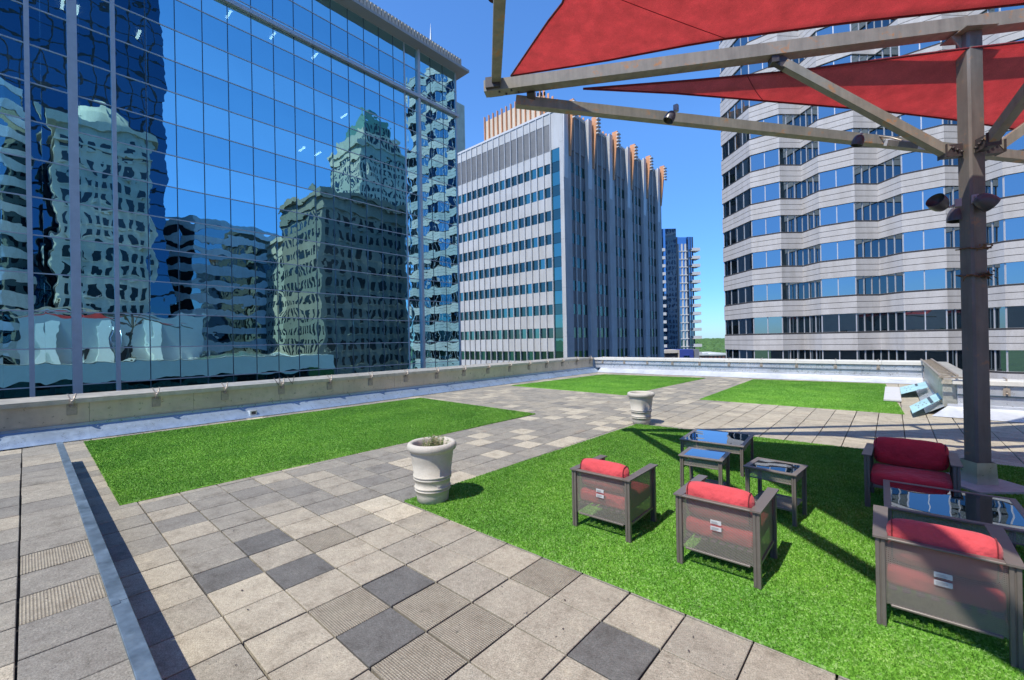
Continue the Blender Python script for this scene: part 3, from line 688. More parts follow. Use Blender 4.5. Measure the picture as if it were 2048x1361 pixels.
def flat_screen():
    n=N('expanded_metal_shelf'); p=n.pos(True); sx=n.n('ShaderNodeSeparateXYZ'); n.l(p,sx.inputs[0])
    X=n.math('DIVIDE',sx.outputs[0],.008); Z=n.math('DIVIDE',sx.outputs[1],.006)
    a=n.math('ABSOLUTE',n.math('SINE',n.math('MULTIPLY',n.math('ADD',X,Z),math.pi/2))); b=n.math('ABSOLUTE',n.math('SINE',n.math('MULTIPLY',n.math('SUBTRACT',X,Z),math.pi/2)))
    hole=n.math('GREATER_THAN',n.math('MINIMUM',a,b),.55); n.set(Base_Color=(.15,.13,.11),Roughness=.5)
    t=n.n('ShaderNodeBsdfTransparent'); m=n.n('ShaderNodeMixShader'); n.l(hole,m.inputs[0]); n.l(n.b.outputs[0],m.inputs[1]); n.l(t.outputs[0],m.inputs[2]); n.l(m.outputs[0],n.out.inputs[0]); return n.m
screen_flat=flat_screen()
t=table('square glass coffee table at the back, nearest the farther pot',.93,1.0,.46); t.location=(-.08*U,12.1*U,Z0); t.rotation_euler=(0,0,math.radians(4))
t=table('small side table with blue sky in its glass top, just before the coffee table',.53,.51,.575,.16); t.location=(.6*U,8.55*U,Z0); t.rotation_euler=(0,0,math.radians(4))
t=table('small side table with mesh shelf, right of the middle armchair, half in shade',.54,.51,.575,.16); t.location=(2.36*U,8.42*U,Z0); t.rotation_euler=(0,0,math.radians(-5))
t=table('large glass coffee table between the shaded armchair and the lower right armchair',.98,1.0,.46); t.location=(5.5*U,8.56*U,Z0); t.rotation_euler=(0,0,math.radians(1))
# ---------------------------------------------------------------- pots
def pot(label,loc,plant):
    e=empty('plant_pot',loc,0,label,'plant pot')
    g=MB(); H=.78
    prof=[(0,0),(.195,0),(.205,.006),(.213,.09),(.222,.15),(.232,.152),(.237,.162),(.232,.174),(.226,.176),(.226,.182),(.236,.187),(.241,.198),(.236,.21),(.228,.212),
          (.238,.30),(.247,.302),(.252,.312),(.247,.324),(.241,.326),(.241,.332),(.251,.337),(.256,.348),(.251,.36),(.243,.362),(.27,.56),(.283,.655),(.285,.665),(.300,.675),(.318,.69),(.327,.715),(.325,.745),(.312,.768),(.29,.78),(.265,.775),(.25,.755),(.245,.70),(.24,.66)]
    g.lathe(prof,56); g.build('pot_body',M_pot,e)
    g=MB(); g.lathe([(.243,.67),(.15,.685),(0,.68)],32); g.build('soil',M_soil,e)
    if plant:
        r=random.Random(4); g=MB()
        for k in range(150):
            a=r.uniform(0,6.28); q=r.uniform(0,.16)**1; x,y=q*math.cos(a)+.02,q*math.sin(a)+.03; h=r.uniform(.06,.20); lx,ly=r.uniform(-.05,.05),r.uniform(-.05,.05)
            g.cm=1 if r.random()<.45 else 0
            g.tube([(x,y,.675),(x+lx*.5,y+ly*.5,.675+h*.6),(x+lx,y+ly,.675+h)],[.0022,.0018,.001],4,False)
            for m in range(4):
                t=r.uniform(.3,1); bx,by,bz=x+lx*t,y+ly*t,.675+h*t; aa=r.uniform(0,6.28); L=r.uniform(.016,.036)
                dx,dy=math.cos(aa)*L,math.sin(aa)*L; g.add([(bx,by,bz),(bx+dx*.5-dy*.25,by+dy*.5+dx*.25,bz+.008),(bx+dx,by+dy,bz+.004),(bx+dx*.5+dy*.25,by+dy*.5-dx*.25,bz+.004)],[(0,1,2,3)])
        wd=g.build('weed_plant',[M_leaf,M_straw]); wd.location=loc; tag(wd,'scruffy green and straw coloured weeds growing in the nearer stone pot','plant')
    return e
pot('nearer cream stone pot with weeds, standing on the corner of the large turf mat',(-5.44*U,3.62*U,.012),True)
pot('farther cream stone pot, empty, standing on the paving beyond the turf corner',(-5.55*U,17.75*U,.002),False)
# ---------------------------------------------------------------- canopy
def u(*p): return Vector(p)*U
cn=empty('shade_canopy',(6.56*U,14.7*U,0),0,'tall steel post with rusty beams and struts carrying the red shade sails','canopy frame')
K1=(-6.05,7.15,13.55); PC=(6.50,14.66)
PR=math.radians(37)
def relc(o): o.location=-cn.location; return o
g=MB(); w=.203/2; b=.024
R2=lambda x,y: (PC[0]*U+x*math.cos(PR)-y*math.sin(PR),PC[1]*U+x*math.sin(PR)+y*math.cos(PR))
g.vprism([R2(*q) for q in ((-w+b,-w),(w-b,-w),(w,-w+b),(w,w-b),(w-b,w),(-w+b,w),(-w,w-b),(-w,-w+b))],.06,13.5*U)
relc(g.build('post',M_post,cn))
g=MB(); w2=.20; g.vprism([R2(*q) for q in ((-w2,-w2),(w2,-w2),(w2,w2),(-w2,w2))],13.5*U,13.5*U+.018)
P0=Vector((*R2(-.16,-.16),13.5*U)); g.add([R2(-w-.13,-.01)+(13.5*U-.001,),R2(-w,-.01)+(13.5*U-.001,),R2(-w,-.01)+(13.5*U-.2,),R2(-w-.13,.01)+(13.5*U-.001,),R2(-w,.01)+(13.5*U-.001,),R2(-w,.01)+(13.5*U-.2,)],[(0,1,2),(5,4,3),(0,2,5,3)])
relc(g.build('cap_plate',M_steel,cn))
zA=13.56; hA=.40*U
Adir=Vector((PC[0]-K1[0],PC[1]-K1[1],0)).normalized()
def pA(k,z=zA): return u(K1[0]+Adir.x*k,K1[1]+Adir.y*k,z)
LA=(Vector(PC)-Vector(K1[:2])).length
g=MB(); g.beam(pA(-.3)+Vector((0,0,hA/2)),pA(2*LA+.3)+Vector((0,0,hA/2)),.19,hA); relc(g.build('main_beam',M_steel,cn))
# edge beam over the camera
Bd=Vector((.7071,-.7071,0)); 
g=MB(); g.beam(u(-6.2,7.45,13.95),u(-6.2,7.45,13.95)+Bd*21*U,.15,.17); relc(g.build('edge_beam',M_steel,cn))
Cs=u(-5.5,7.75,13.3); Ce=u(6.14,19.3,11.72); Cd=(Ce-Cs); 
g=MB(); g.beam(Cs,Cs+Cd*1.9,.14,.155); relc(g.build('edge_beam',M_steel,cn))
# cross beam through the post, going away to the right and back
Xd=Vector((-Adir.y,Adir.x,0))
# struts
J=u(PC[0],PC[1],10.05)
def strut(q,off):
    q=Vector(q); d=(q-J).normalized(); hd=Vector((d.x,d.y,0)).normalized()
    a=J+hd*.20; a2=J+hd*.42+Vector((0,0,(q-J).z/(q-J).length*.24))
    g=MB(); g.beam(J+hd*.30+Vector((0,0,.10*0)),q-d*.16,.115,.115); st_=relc(g.build('strut',M_steel,cn))
    g=MB(); g.beam(J+hd*.13,J+hd*.34,.10,.17); g.beam(J+hd*.335,J+hd*.345,.17,.17,twist=0); g.build('strut_bracket',M_dark,st_)
    g=MB()
    pe=q-d*.10; g.beam(q-d*.2,q+Vector((0,0,.02)),.09,.14); g.beam(q+Vector((0,0,-.07)),q+Vector((0,0,.05)),.15,.10,upv=tuple(hd))
    for a in (-1,1):
        for b in (-1,1): g.lathe([(0,-.0),(.016,0),(.016,.02),(0,.02)],8,Xd*a,q+Xd*a*.05+hd*(b*.03)+Vector((0,0,-.03+.02*b)))
    g.build('bolted_plate',M_dark,st_); g=MB()
    for a in (-1,1):
        for b in (-1,0,1): g.lathe([(0,0),(.017,0),(.017,.02),(0,.02)],8,Vector((-hd.y,hd.x,0))*a,J+hd*(.20+.05*b)+Vector((-hd.y,hd.x,0))*a*.05+Vector((0,0,.03*b)))
    g.build('bolts',M_dark,st_)
strut(pA(LA-5.35,13.5),0); strut(pA(LA+5.35,13.5),0)
strut(u(PC[0]+5.35*Adir.y,PC[1]-5.35*Adir.x,13.5),0); 
# strut to the far edge beam, with taped conduit
q=Cs+Cd*.86; 
g=MB(); g.beam(J+(q-J).normalized()*.3,q,.085,.085); relc(g.build('brace',M_post,cn))
g=MB(); d=(q-J).normalized(); L=(q-J).length
g.beam(J+d*L*.42,J+d*L*.50,.098,.098); relc(g.build('tape',M_tag,cn)); g=MB(); g.beam(J+d*L*.9,J+d*L*.97,.098,.098); relc(g.build('tape',M_tag,cn))
g=MB(); g.tube([q-d*.5+Vector((0,0,.05)),q-d*.2+Vector((0,0,.09)),q+Vector((-.1,-.15,.09))],.012,8); relc(g.build('conduit',M_bracket,cn))
# corner hardware at K1
g=MB(); kk=pA(0,13.75); g.beam(pA(.05,13.62),pA(.05,13.98),.30,.24,upv=tuple(Adir)); g.beam(pA(.3,13.80)+Xd*.02,pA(.9,13.86),.05,.05)
for i in range(4): g.lathe([(0,0),(.017,0),(.017,.022),(0,.022)],8,(0,0,-1),pA(.25+.22*i,13.56)+Xd*(.04 if i%2 else -.04))
for i in range(3): g.lathe([(0,0),(.014,0),(.014,.05),(0,.05)],8,(0,0,-1),pA(1.6+.12*i,13.5)+Xd*.1)
g.tube([pA(.4,13.85)+Vector((0,0,.02)),pA(1.1,14.02)],.012,8); g.lathe([(.02,-.012),(.035,0),(.02,.012),(.008,0),(.02,-.012)],10,(1,0,0),pA(1.15,14.02))
relc(g.build('corner_bracket',M_dark,cn))
g=MB(); g.beam(pA(1.35,13.53)+Xd*.06,pA(1.35,13.3)+Xd*.18,.13,.1); relc(g.build('corner_plate',M_dark,cn))
# base: concrete pad, galvanised collar
g=MB(); w3=.42; g.vprism([R2(*q) for q in ((-w3+.05,-w3),(w3,-w3+.02),(w3-.03,w3),(-w3,w3))],.0,.05); relc(g.build('base_pad',plain('grey_concrete_pad',(.34,.33,.31),.85,var=.2,scale=9),cn))
g=MB(); a,b_=.122,.134
P=[R2(*q)+(.34,) for q in ((-a,-a),(a,-a),(a,a),(-a,a))]+[R2(*q)+(.05,) for q in ((-b_,-b_),(b_,-b_),(b_,b_),(-b_,b_))]
g.add(P,[(i+4,(i+1)%4+4,(i+1)%4,i) for i in range(4)]); 
relc(g.build('base_collar',sheet_mat('galvanised_collar',(.55,.60,.55),.35,.8,.2),cn))
# ties with dead leaves
for zz,full in ((7.1,0),(6.28,1)):
    g=MB(); pts=[]; rr=random.Random(int(zz*10))
    for i in range(25):
        a=2*math.pi*i/24; cx,cy=math.cos(a),math.sin(a); k_=.118/max(abs(cx),abs(cy)); pts.append(R2(cx*k_,cy*k_)+(zz*U+rr.uniform(-.012,.012)+.02*math.sin(a*1),))
    g.tube(pts,.009,6,False)
    for q in range(55 if full else 18):
        a=math.radians(rr.uniform(-115,30)) if full else math.radians(rr.uniform(-150,20)); cx,cy=math.cos(a),math.sin(a); k_=(.115+rr.uniform(0,.04))/max(abs(cx),abs(cy)); x,y=R2(cx*k_,cy*k_); z=zz*U+rr.uniform(-.04,.045)
        L=rr.uniform(.03,.09); v=Vector((rr.uniform(-1,1),rr.uniform(-1,1),rr.uniform(-.6,.6))).normalized()*L; n_=Vector((rr.uniform(-1,1),rr.uniform(-1,1),rr.uniform(-1,1))).normalized()*L*.3
        p=Vector((x,y,z)); g.add([p,p+v*.5+n_,p+v,p+v*.5-n_],[(0,1,2,3)])
    if full: p=Vector(R2(-.11,-.11)+(zz*U,)); g.tube([p,p+Vector((-.05,-.02,.005)),p+Vector((-.085,-.03,-.03)),p+Vector((-.095,-.03,-.085))],[.009,.009,.009,.006],6)
    relc(g.build('dried_vine',M_dead,cn))
# floodlights
def lamp(label,loc,axis,arm_to,s=1.0,box=True):
    e=empty('floodlight',loc,0,label,'floodlight','floodlights on the canopy'); ax=Vector(axis).normalized()
    g=MB(); s*=1.08
    prof=[(0,-.115),(.035,-.112),(.062,-.095),(.08,-.065),(.093,-.02),(.098,.03),(.096,.075),(.09,.075),(.088,.03),(.0,.01)]
    g.lathe([(a*s,b*s) for a,b in prof[:7]],28,ax); hs_=g.build('housing',M_lamp,e)
    g=MB(); g.lathe([(a*s,b*s) for a,b in prof[6:]],28,ax); g.build('lens_recess',M_lampin,hs_)
    g=MB(); at=Vector(arm_to)-Vector(loc); st=-ax*.10*s
    g.tube([st,st*.9+at*.35,at],.011,8); am=g.build('arm',M_box,e)
    if box: g=MB(); g.bbox(at.x-.035,at.x+.035,at.y-.035,at.y+.035,at.z-.055,at.z+.055,.006); g.build('junction_box',M_box,am)
    return e
def atpx(px,py,depth):   # helper used only to read real positions off the survey
    return CAM+(fw+rt*((px-1024)/860.6)-up*((py-680.5)/860.6))*depth
lamp('left floodlight on the canopy post, tilted up and outward',atpx(1877,407,5.86),-rt*.80+Vector((0,0,.45))-fw*.25,atpx(1916,407,5.86))
lamp('right floodlight on the canopy post, pointing down and outward',atpx(1972,404,5.72),rt*.75-Vector((0,0,.55))-fw*.15,atpx(1950,398,5.80))
lamp('floodlight behind the canopy post, below the other two',atpx(1914,432,6.08),Vector((0,0,-1))-rt*.12,atpx(1930,418,6.0))
lamp('small floodlight clamped on the rusty edge beam, seen against blue sky',atpx(1340,235,6.9),-rt*.5-Vector((0,0,.9)),atpx(1352,217,6.95),.8)
lamp('small floodlight under the far edge beam near the taped conduit',atpx(1716,283,6.95),Vector((-.3,0,-1)),atpx(1725,268,6.98),.8,False)
lamp('floodlight at the top edge left of the steel corner beam',atpx(987,-8,7.2),-rt*.2-Vector((0,0,.9)),atpx(1003,-30,7.2),.8)
# sails
def sail(name,label,rows,hem_pts):
    e=empty(name,rows[0][0],0,label,'shade sail','red shade sails'); o0=Vector(rows[0][0]); g=MB(); n=len(rows); m=len(rows[0]); V=[];F=[]
    for r in rows:
        for p in r: V.append(Vector(p)-o0)
    nn=len(V)
    for i in range(n-1):
        for j in range(m-1): a=i*m+j; F.append((a,a+1,a+m+1,a+m))
    g.add(V,F,True); cl=g.build('cloth',M_sail,e)
    sd=cl.modifiers.new('thick','SOLIDIFY'); sd.thickness=.003
    g=MB()
    for pts in hem_pts: g.tube([Vector(p)-o0 for p in pts],.016,6)
    g.build('hem',M_hem,cl)
    g=MB()
    for i in (n//4,n//2,3*n//4):
        g.tube([Vector(p)-o0-Vector((0,0,.004)) for p in rows[i]],.005,4)
    g.build('seam',M_hem,cl)
def ray_s(px,py,z):   # point at height z (units) on the sight line
    d=fw+rt*((px-1024)/860.6)-up*((py-680.5)/860.6); return CAM+d*((z*U-CAM.z)/d.z)
def poly(pts,n):
    pts=[Vector(p) for p in pts]; L=[0]
    for a,b in zip(pts,pts[1:]): L.append(L[-1]+(b-a).length)
    out=[]
    for i in range(n):
        t=L[-1]*i/(n-1); k=0
        while k<len(L)-2 and L[k+1]<t: k+=1
        s=(t-L[k])/(L[k+1]-L[k]); out.append(pts[k].lerp(pts[k+1],s))
    return out
# sail one: from the corner over the camera
c0=ray_s(1022,152,13.75)
lowe=[c0,ray_s(1200,124,13.4),ray_s(1420,82,13.1),ray_s(1700,45,12.95),ray_s(2048,8,12.9)]
e1=lowe[-1]; e2=lowe[-2]; dd_=(e1-e2).normalized()
lowe+= [e1+dd_*2.2+Vector((0,0,.02)), u(18.6,21.2,13.5)]
lefte=[c0,ray_s(1062,93,13.6),ray_s(1097,42,13.5),ray_s(1130,0,13.45)]
a1=lefte[-1]; lefte+= [a1+Vector((.9,-.80,.0)), a1+Vector((2.2,-2.35,.05)), u(8.0,-6.3,13.8)]
N1=26; A_=poly(lefte,N1); B_=poly(lowe,N1); rows=[]
for i in range(N1):
    row=[]
    for j in range(18):
        t=j/17; p=A_[i].lerp(B_[i],t); sag=.10*math.sin(math.pi*t)*i/N1*2; p=p+Vector((.35,-.05,0))*math.sin(math.pi*t)*0+Vector((0,0,-sag+.15*math.sin(math.pi*t)*(i/N1)))
        row.append(p)
    rows.append(row)
sail('shade_sail','large red shade sail overhead, stretched between the main beam and the camera',rows,[A_,B_])
# sail two: long wedge between main beam and far edge beam
s0=ray_s(1166,178,13.45)
ue=[s0,ray_s(1400,160,13.3),ray_s(1600,141,13.2),ray_s(1912,100,13.0),ray_s(2048,84,12.95)]; d2=(ue[-1]-ue[-2]).normalized(); ue+=[ue[-1]+d2*4.5]
le=[s0,ray_s(1350,187,13.1),ray_s(1540,203,12.8),ray_s(1750,221,12.45),ray_s(1912,240,12.2),ray_s(2048,262,12.0)]; d2=(le[-1]-le[-2]).normalized(); le+=[le[-1]+d2*4.5]
A_=poly(ue,N1); B_=poly(le,N1); rows=[[A_[i].lerp(B_[i],j/11)-Vector((0,0,.16*math.sin(math.pi*j/11)*i/N1)) for j in range(12)] for i in range(N1)]
sail('shade_sail','long narrow red shade sail below the main beam, crossing behind the canopy post',rows,[A_,B_])
# ---------------------------------------------------------------- buildings: shared window splitter
def panes(parent,name,items,mats,maxn=100,ref=CAM):
    """items: (quad verts, mat index). nearest `maxn` become parts, the rest one stuff part"""
    items=sorted(items,key=lambda it:-(abs((Vector(it[0][1])-Vector(it[0][0])).cross(Vector(it[0][3])-Vector(it[0][0])).length)/((Vector(it[0][0])+Vector(it[0][2]))/2-ref).length_squared) if len(it)<3 else 0)
    o0=Vector(parent.location)
    for it in items[:maxn]:
        g=MB(); g.add([Vector(p)-o0 for p in it[0]],[(0,1,2,3)]); g.build(name,mats[it[1]],parent)
    if len(items)>maxn:
        g=MB()
        for it in items[maxn:]: g.cm=it[1]; g.add([Vector(p)-o0 for p in it[0]],[(0,1,2,3)])
        tag(g.build(name,mats,parent),kind='stuff')
def inview(p):
    d=Vector(p)-CAM; z=d.dot(fw)
    return z>0 and abs(d.dot(rt)/z)<1.22 and -.85<d.dot(up)/z<.85
# ---- blue glass tower (left)
XF=-32.57
gt=empty('office_tower',(-48,5,ZG),0,'blue mirror glass office tower at left, reflecting neighbouring towers, ribbed roof cornice','office tower')
def rg(o): o.location=-gt.location; return o
ys=[1.77+1.5*k for k in range(0,15)]; ys=[y for y in ys if y<22.4]
left=[1.77-1.72*k for k in range(1,18)]
cols=sorted(left)+ys+[22.5,24.08,25.6,27.2,28.9]
zr=[6.28+2.06*k for k in range(-16,13)]
items=[]
for a,b in zip(cols,cols[1:]):
    for i,(z0,z1) in enumerate(zip(zr,zr[1:])):
        it=([(XF,b,z0),(XF,a,z0),(XF,a,z1),(XF,b,z1)],(i)%2)
        items.append(it if inview((XF,(a+b)/2,(z0+z1)/2)) else it+(0,))
items.sort(key=lambda t:len(t)); panes(gt,'glass_pane',items,[M_gA,M_gB])
g=MB()
for y in left:
    wv=.20 if abs(y-(1.77-1.72))<.01 else .10
    if y<-6: wv=.10
    g.box(XF,XF+.14,y-wv,y+wv,ZG,31)
g.box(XF,XF+.14,1.67,1.87,ZG,31)
g.box(XF,XF+.25,23.95,24.2,ZG,31); g.box(XF,XF+.06,22.44,22.55,ZG,31); g.box(XF-.1,XF+.1,28.9,29.05,ZG,31)
rg(g.build('vertical_mullion',M_mul,gt))
g=MB()
for y in ys[1:]+[25.6,27.2]: g.box(XF,XF+.03,y-.022,y+.022,ZG,31)
rg(g.build('thin_mullion',M_muld,gt))
g=MB()
for z in zr: g.box(XF,XF+.035,-28,28.9,z-.03,z+.03)
rg(g.build('transom',M_mul,gt))
g=MB(); g.box(XF+.02,XF+.30,4.0,29.2,26.2,26.5); rg(g.build('ledge',M_mul,gt))
g=MB()
for k in range(-2,7): g.box(XF-9,XF-.4,-28,28.5,6.28+4.12*k-.35-.0,6.28+4.12*k+.05)
g.box(XF-9.3,XF-9,-28,28.5,-10,31); rg(g.build('floor_slab',M_int,gt))
g=MB()
for (y,z) in ((5.6,25.9),(8.2,26.0),(11.2,26.0),(14.5,26.0),(13.3,17.7),(14.6,17.7),(-.3,22.0),(.3,21.5),(3.1,21.8),(17.0,22.0)):
    k=math.floor((z-6.28)/4.12); zz=6.28+4.12*(k+1)-.38; g.box(XF-2.0,XF-.9,y,y+.14,zz-.05,zz)
rg(g.build('ceiling_light',M_light,gt))
g=MB(); g.box(XF-22,XF-9.3,-28,28.9,ZG,31); g.box(XF-9.3,XF-.02,28.6,28.9,ZG,31); g.box(XF-9.3,XF-.02,-28.3,-28,ZG,31); rg(g.build('wall',M_dgrey,gt))
g=MB(); g.box(XF-22,XF+1.15,-28,30.0,31.0,31.25); rg(g.build('roof',M_soff,gt))
g=MB(); g.box(XF-.5,XF+.35,-28,29.4,31.25,32.5)
y=-28.0
while y<29.3: g.box(XF+.35,XF+.47,y,y+.26,31.3,32.5); y+=.36
rg(g.build('cornice',M_corn,gt))
# spire tower far behind
sp=empty('spire',(0,0,0),0,'slender pale spire rising behind the roof of the blue glass tower','spire')
dirs=fw+rt*((862-1024)/860.6)-up*((100-680.5)/860.6); pb=CAM+dirs*170; sp.location=(pb.x,pb.y,ZG)
g=MB(); hh=pb.z-ZG; g.vprism([(-9,-9),(9,-9),(9,9),(-9,9)],0,hh-22); g.build('shaft',M_stone,sp)
g=MB(); g.lathe([(4,hh-22),(2,hh-8),(.9,hh-1),(.75,hh),(.5,hh+3),(.25,hh+7),(.03,hh+10.5)],12); g.build('needle',M_whiteflash,sp)
# ---- grey office tower with orange fins (centre)
CX,CY=-36.3,55.1; XL=-62.3
ct=empty('office_building',(-49,70,ZG),0,'grey office block with white fins and orange wedges along its roofline, in the centre','office building')
def rc(o): o.location=-ct.location; return o
zb=[-1.4+3.83*k for k in range(-7,9)]     # sills
g=MB(); g.box(XL,CX-.35,CY+.35,92,ZG,38.6); rc(g.build('core_wall',M_dgrey,ct))
g=MB()
for a,b in zip([ZG]+[z+1.66 for z in zb],zb+[40]): 
    if b>a:
        if b==40: g.box(XL,-39.0,CY+.02,CY+.3,a,32.9); g.box(XL,-39.0,CY,CY+.3,37.3,39.0)
        else: g.box(XL,-39.0,CY+.02,CY+.3,a,b)
g.box(-39.0,CX-.3,CY,CY+.3,33.0,39.0)
rc(g.build('spandrel',M_panC,ct))
g=MB(); g.box(XL,-39.0,CY+.05,CY+.3,32.9,37.3)
k=XL
while k<-39.1: g.box(k,k+.05,CY-.02,CY+.05,32.9,37.3); k+=.24
for y0 in (56.2,63.4,70.6,77.8,85.0): g.box(CX-.2,CX+.0,y0,y0+5.0,32.9,37.3)
rc(g.build('louver',M_louv,ct))
bays=[XL+.45+1.43*k for k in range(17)]
items=[]; rr=random.Random(9)
for a in bays[:16]:
    for z in zb:
        items.append(([(a,CY+.12,z),(a+1.43,CY+.12,z),(a+1.43,CY+.12,z+1.66),(a,CY+.12,z+1.66)],1 if rr.random()<.22 else 0))
for z in zb:
    for q,(za,zc) in enumerate(((z,z+1.6),(z+1.66,z+3.78))):
        items.append(([(-38.9,CY+.05,za),(-37.0,CY+.05,za),(-37.0,CY+.05,zc),(-38.9,CY+.05,zc)],q))
for y0 in (56.2,63.4,70.6,77.8,85.0):
    for q in range(3):
        for z in zb: items.append(([(CX-.12,y0+q*1.66+.12,z),(CX-.12,y0+q*1.66+1.6,z),(CX-.12,y0+q*1.66+1.6,z+1.66),(CX-.12,y0+q*1.66+.12,z+1.66)],0))
panes(ct,'window',items,[M_gC,M_gT])
for y0 in (56.2,63.4,70.6,77.8,85.0):
    g=MB()
    for a,b in zip([ZG]+[z+1.66 for z in zb],zb+[38.6]):
        if b>a: g.box(CX-.25,CX-.1 if b<38 else CX-.12,y0,y0+5.0,a,b if b<38 else 32.9)
    g.box(CX-.3,CX-.02,y0,y0+5,37.3,38.8)
    rc(g.build('spandrel',M_dgrey,ct))
g=MB()
for a in bays+[XL+.1]: g.box(a-.05,a+.05,CY-.22,CY+.12,ZG,39.0)
for a in (-38.95,-37.0): g.box(a-.06,a+.06,CY-.1,CY+.3,ZG,39)
for y0 in (56.2,63.4,70.6,77.8,85.0):
    for q in (1,2): g.box(CX-.15,CX+.12,y0+q*1.66-.05,y0+q*1.66+.07,ZG,38.7)
g.box(-38.9,-37.0,CY+.03,CY+.1,ZG,ZG+1)
rc(g.build('fin',M_finC,ct))
for yf in (56.2,63.4,70.6,77.8,85.0,92.2):
    z=ZG; g=MB()
    while z<39.0:
        z1=min(z+3.83*2,39.0); g.box(CX-.3,CX+.42,yf-2.1,yf-.02,z+.02,z1); z=z1
    rc(g.build('pier',M_panC,ct))
for yf in (56.2,63.4,70.6,77.8,85.0,92.2):
    g=MB(); g.prism([(CX+.42,31.4),(CX+.62,31.4),(CX+1.45,39.2),(CX+1.45,40.1),(CX+.42,40.1)],yf-.55,yf-.15)
    rc(g.build('orange_wedge',M_orange,ct))
for yf in (56.2,63.4,70.6,77.8,85.0,92.2):
    g=MB()
    g.prism([(CX+.42,27.6),(CX+.46,27.6),(CX+.72,39.3),(CX+.42,39.3)],yf-2.05,yf-.9)
    for q in range(5): g.box(CX+1.45,CX+1.85,yf-.9,yf+.1,36.9+.62*q,37.1+.62*q)
    rc(g.build('white_wedge',M_finC,ct))
g=MB(); g.box(XL-.1,CX+.1,CY-.1,CY+.4,39.0,39.35); g.box(XL,CX,CY+.4,92,38.6,38.9); g.box(CX-.2,CX+.1,CY+.4,92,38.8,39.1); rc(g.build('roof',M_finC,ct))
g=MB(); g.box(-58,-43.6,59,86,38.9,45.6); rc(g.build('penthouse',M_pent,ct))
g=MB()
x=-57.6
while x<-43.6: g.box(x,x+.14,58.6,59.0,41.5,46.4); x+=1.15
y=59.4
while y<86: g.box(-43.6,-43.2,y,y+.14,41.5,46.4); y+=1.3
rc(g.build('orange_fin',M_orange,ct))
# ---- striped zigzag tower (right)
st=empty('office_tower',(0,70,ZG),0,'pale granite tower with zigzag bands of blue strip windows, behind the canopy at right','office tower')
def rs(o): o.location=-st.location; return o
Y0=55.08; line=[(-14.45,75.0),(-14.45,59.4)]; seg=[('E',20)]
X=-10.15; line+=[(X,Y0)]; seg.append(('H',4))
for k in range(4):
    x=X+6.6*k; line.append((x+3.03,Y0)); seg.append(('A',2))
    if k<3: line+=[(x+4.815,Y0+1.785),(x+6.6,Y0)]; seg+=[('B',3),('C',3)]
line+=[(X+6.6*3+3.03+4.3,Y0+4.3)]; seg.append(('H',4)); line+=[(X+6.6*3+3.03+4.3,75)]; seg.append(('E',10))
def offset(line,d):   # shift polyline inward (+Y side)
    out=[]
    for i,p in enumerate(line):
        ns=[]
        for a,b in ((i-1,i),(i,i+1)):
            if a<0 or b>=len(line): continue
            e=Vector((line[b][0]-line[a][0],line[b][1]-line[a][1])).normalized(); ns.append(Vector((-e.y,e.x)))
        if len(ns)==2: m=(ns[0]+ns[1]).normalized(); k=d/max(.3,m.dot(ns[0])); v=m*k
        else: v=ns[0]*d
        out.append((p[0]+v.x,p[1]+v.y))
    return out
inn=offset(line,.16); inn2=offset(line,.6)
def band(g,outer,inner,z0,z1):
    n=len(outer); V=[(x,y,z0) for x,y in outer]+[(x,y,z1) for x,y in outer]+[(x,y,z0) for x,y in inner]+[(x,y,z1) for x,y in inner]; F=[]
    for i in range(n-1): F+=[(i,i+1,i+1+n,i+n),(i+n,i+1+n,i+1+3*n,i+3*n),(i+2*n,i+1+2*n,i+1,i)]
    g.add(V,F)
zt=[.46+3.84*k for k in range(-7,16)]   # window heads
g=MB(); gg=MB(); gv=offset(line,.05)
for z in zt:
    z0=z; z1=z+1.96
    cuts=[z0,z0+.60,z0+1.20,z0+1.80,z1]
    for a,b in zip(cuts,cuts[1:]):
        if b-a>.3: band(g,line,inn2,a+.025 if a>z0 else a,b-.025)
        else: band(g,offset(line,.07),inn2,a+.02,b)
    band(gg,gv,inn2,z0+.01,z1-.01)
rs(g.build('spandrel',M_stoneR,st)); rs(gg.build('spandrel_joint',M_groove,st))
items=[]; g=MB()
for i,(kd,nw) in enumerate(seg):
    a=Vector(inn[i]);b=Vector(inn[i+1]); d=(b-a)/nw
    for q in range(nw+1):
        p=a+d*q; dn=d.normalized(); nr=Vector((dn.y,-dn.x)); wv=.045
        for z in zt[:]:
            pass
        P=[p-dn*wv,p+dn*wv,p+dn*wv+nr*.05,p-dn*wv+nr*.05]; g.vprism([(v.x,v.y) for v in (P[0],P[3],P[2],P[1])][::-1],ZG,zt[-1]+1.9)
    if kd=='E' and i>2: pass
    for q in range(nw):
        p=a+d*q; p2=a+d*(q+1)
        for z in zt: items.append(([(p.x,p.y,z-1.88),(p2.x,p2.y,z-1.88),(p2.x,p2.y,z),(p.x,p.y,z)],0))
items=[it if inview(it[0][0]) else it+(0,) for it in items]; items.sort(key=len)
panes(st,'window',items,[M_gR]); rs(g.build('window_mullion',M_mul,st))
g=MB(); rf=[p for p in line]; g.vprism(rf,zt[-1]+1.95,zt[-1]+2.3); rs(g.build('roof',M_soff,st))
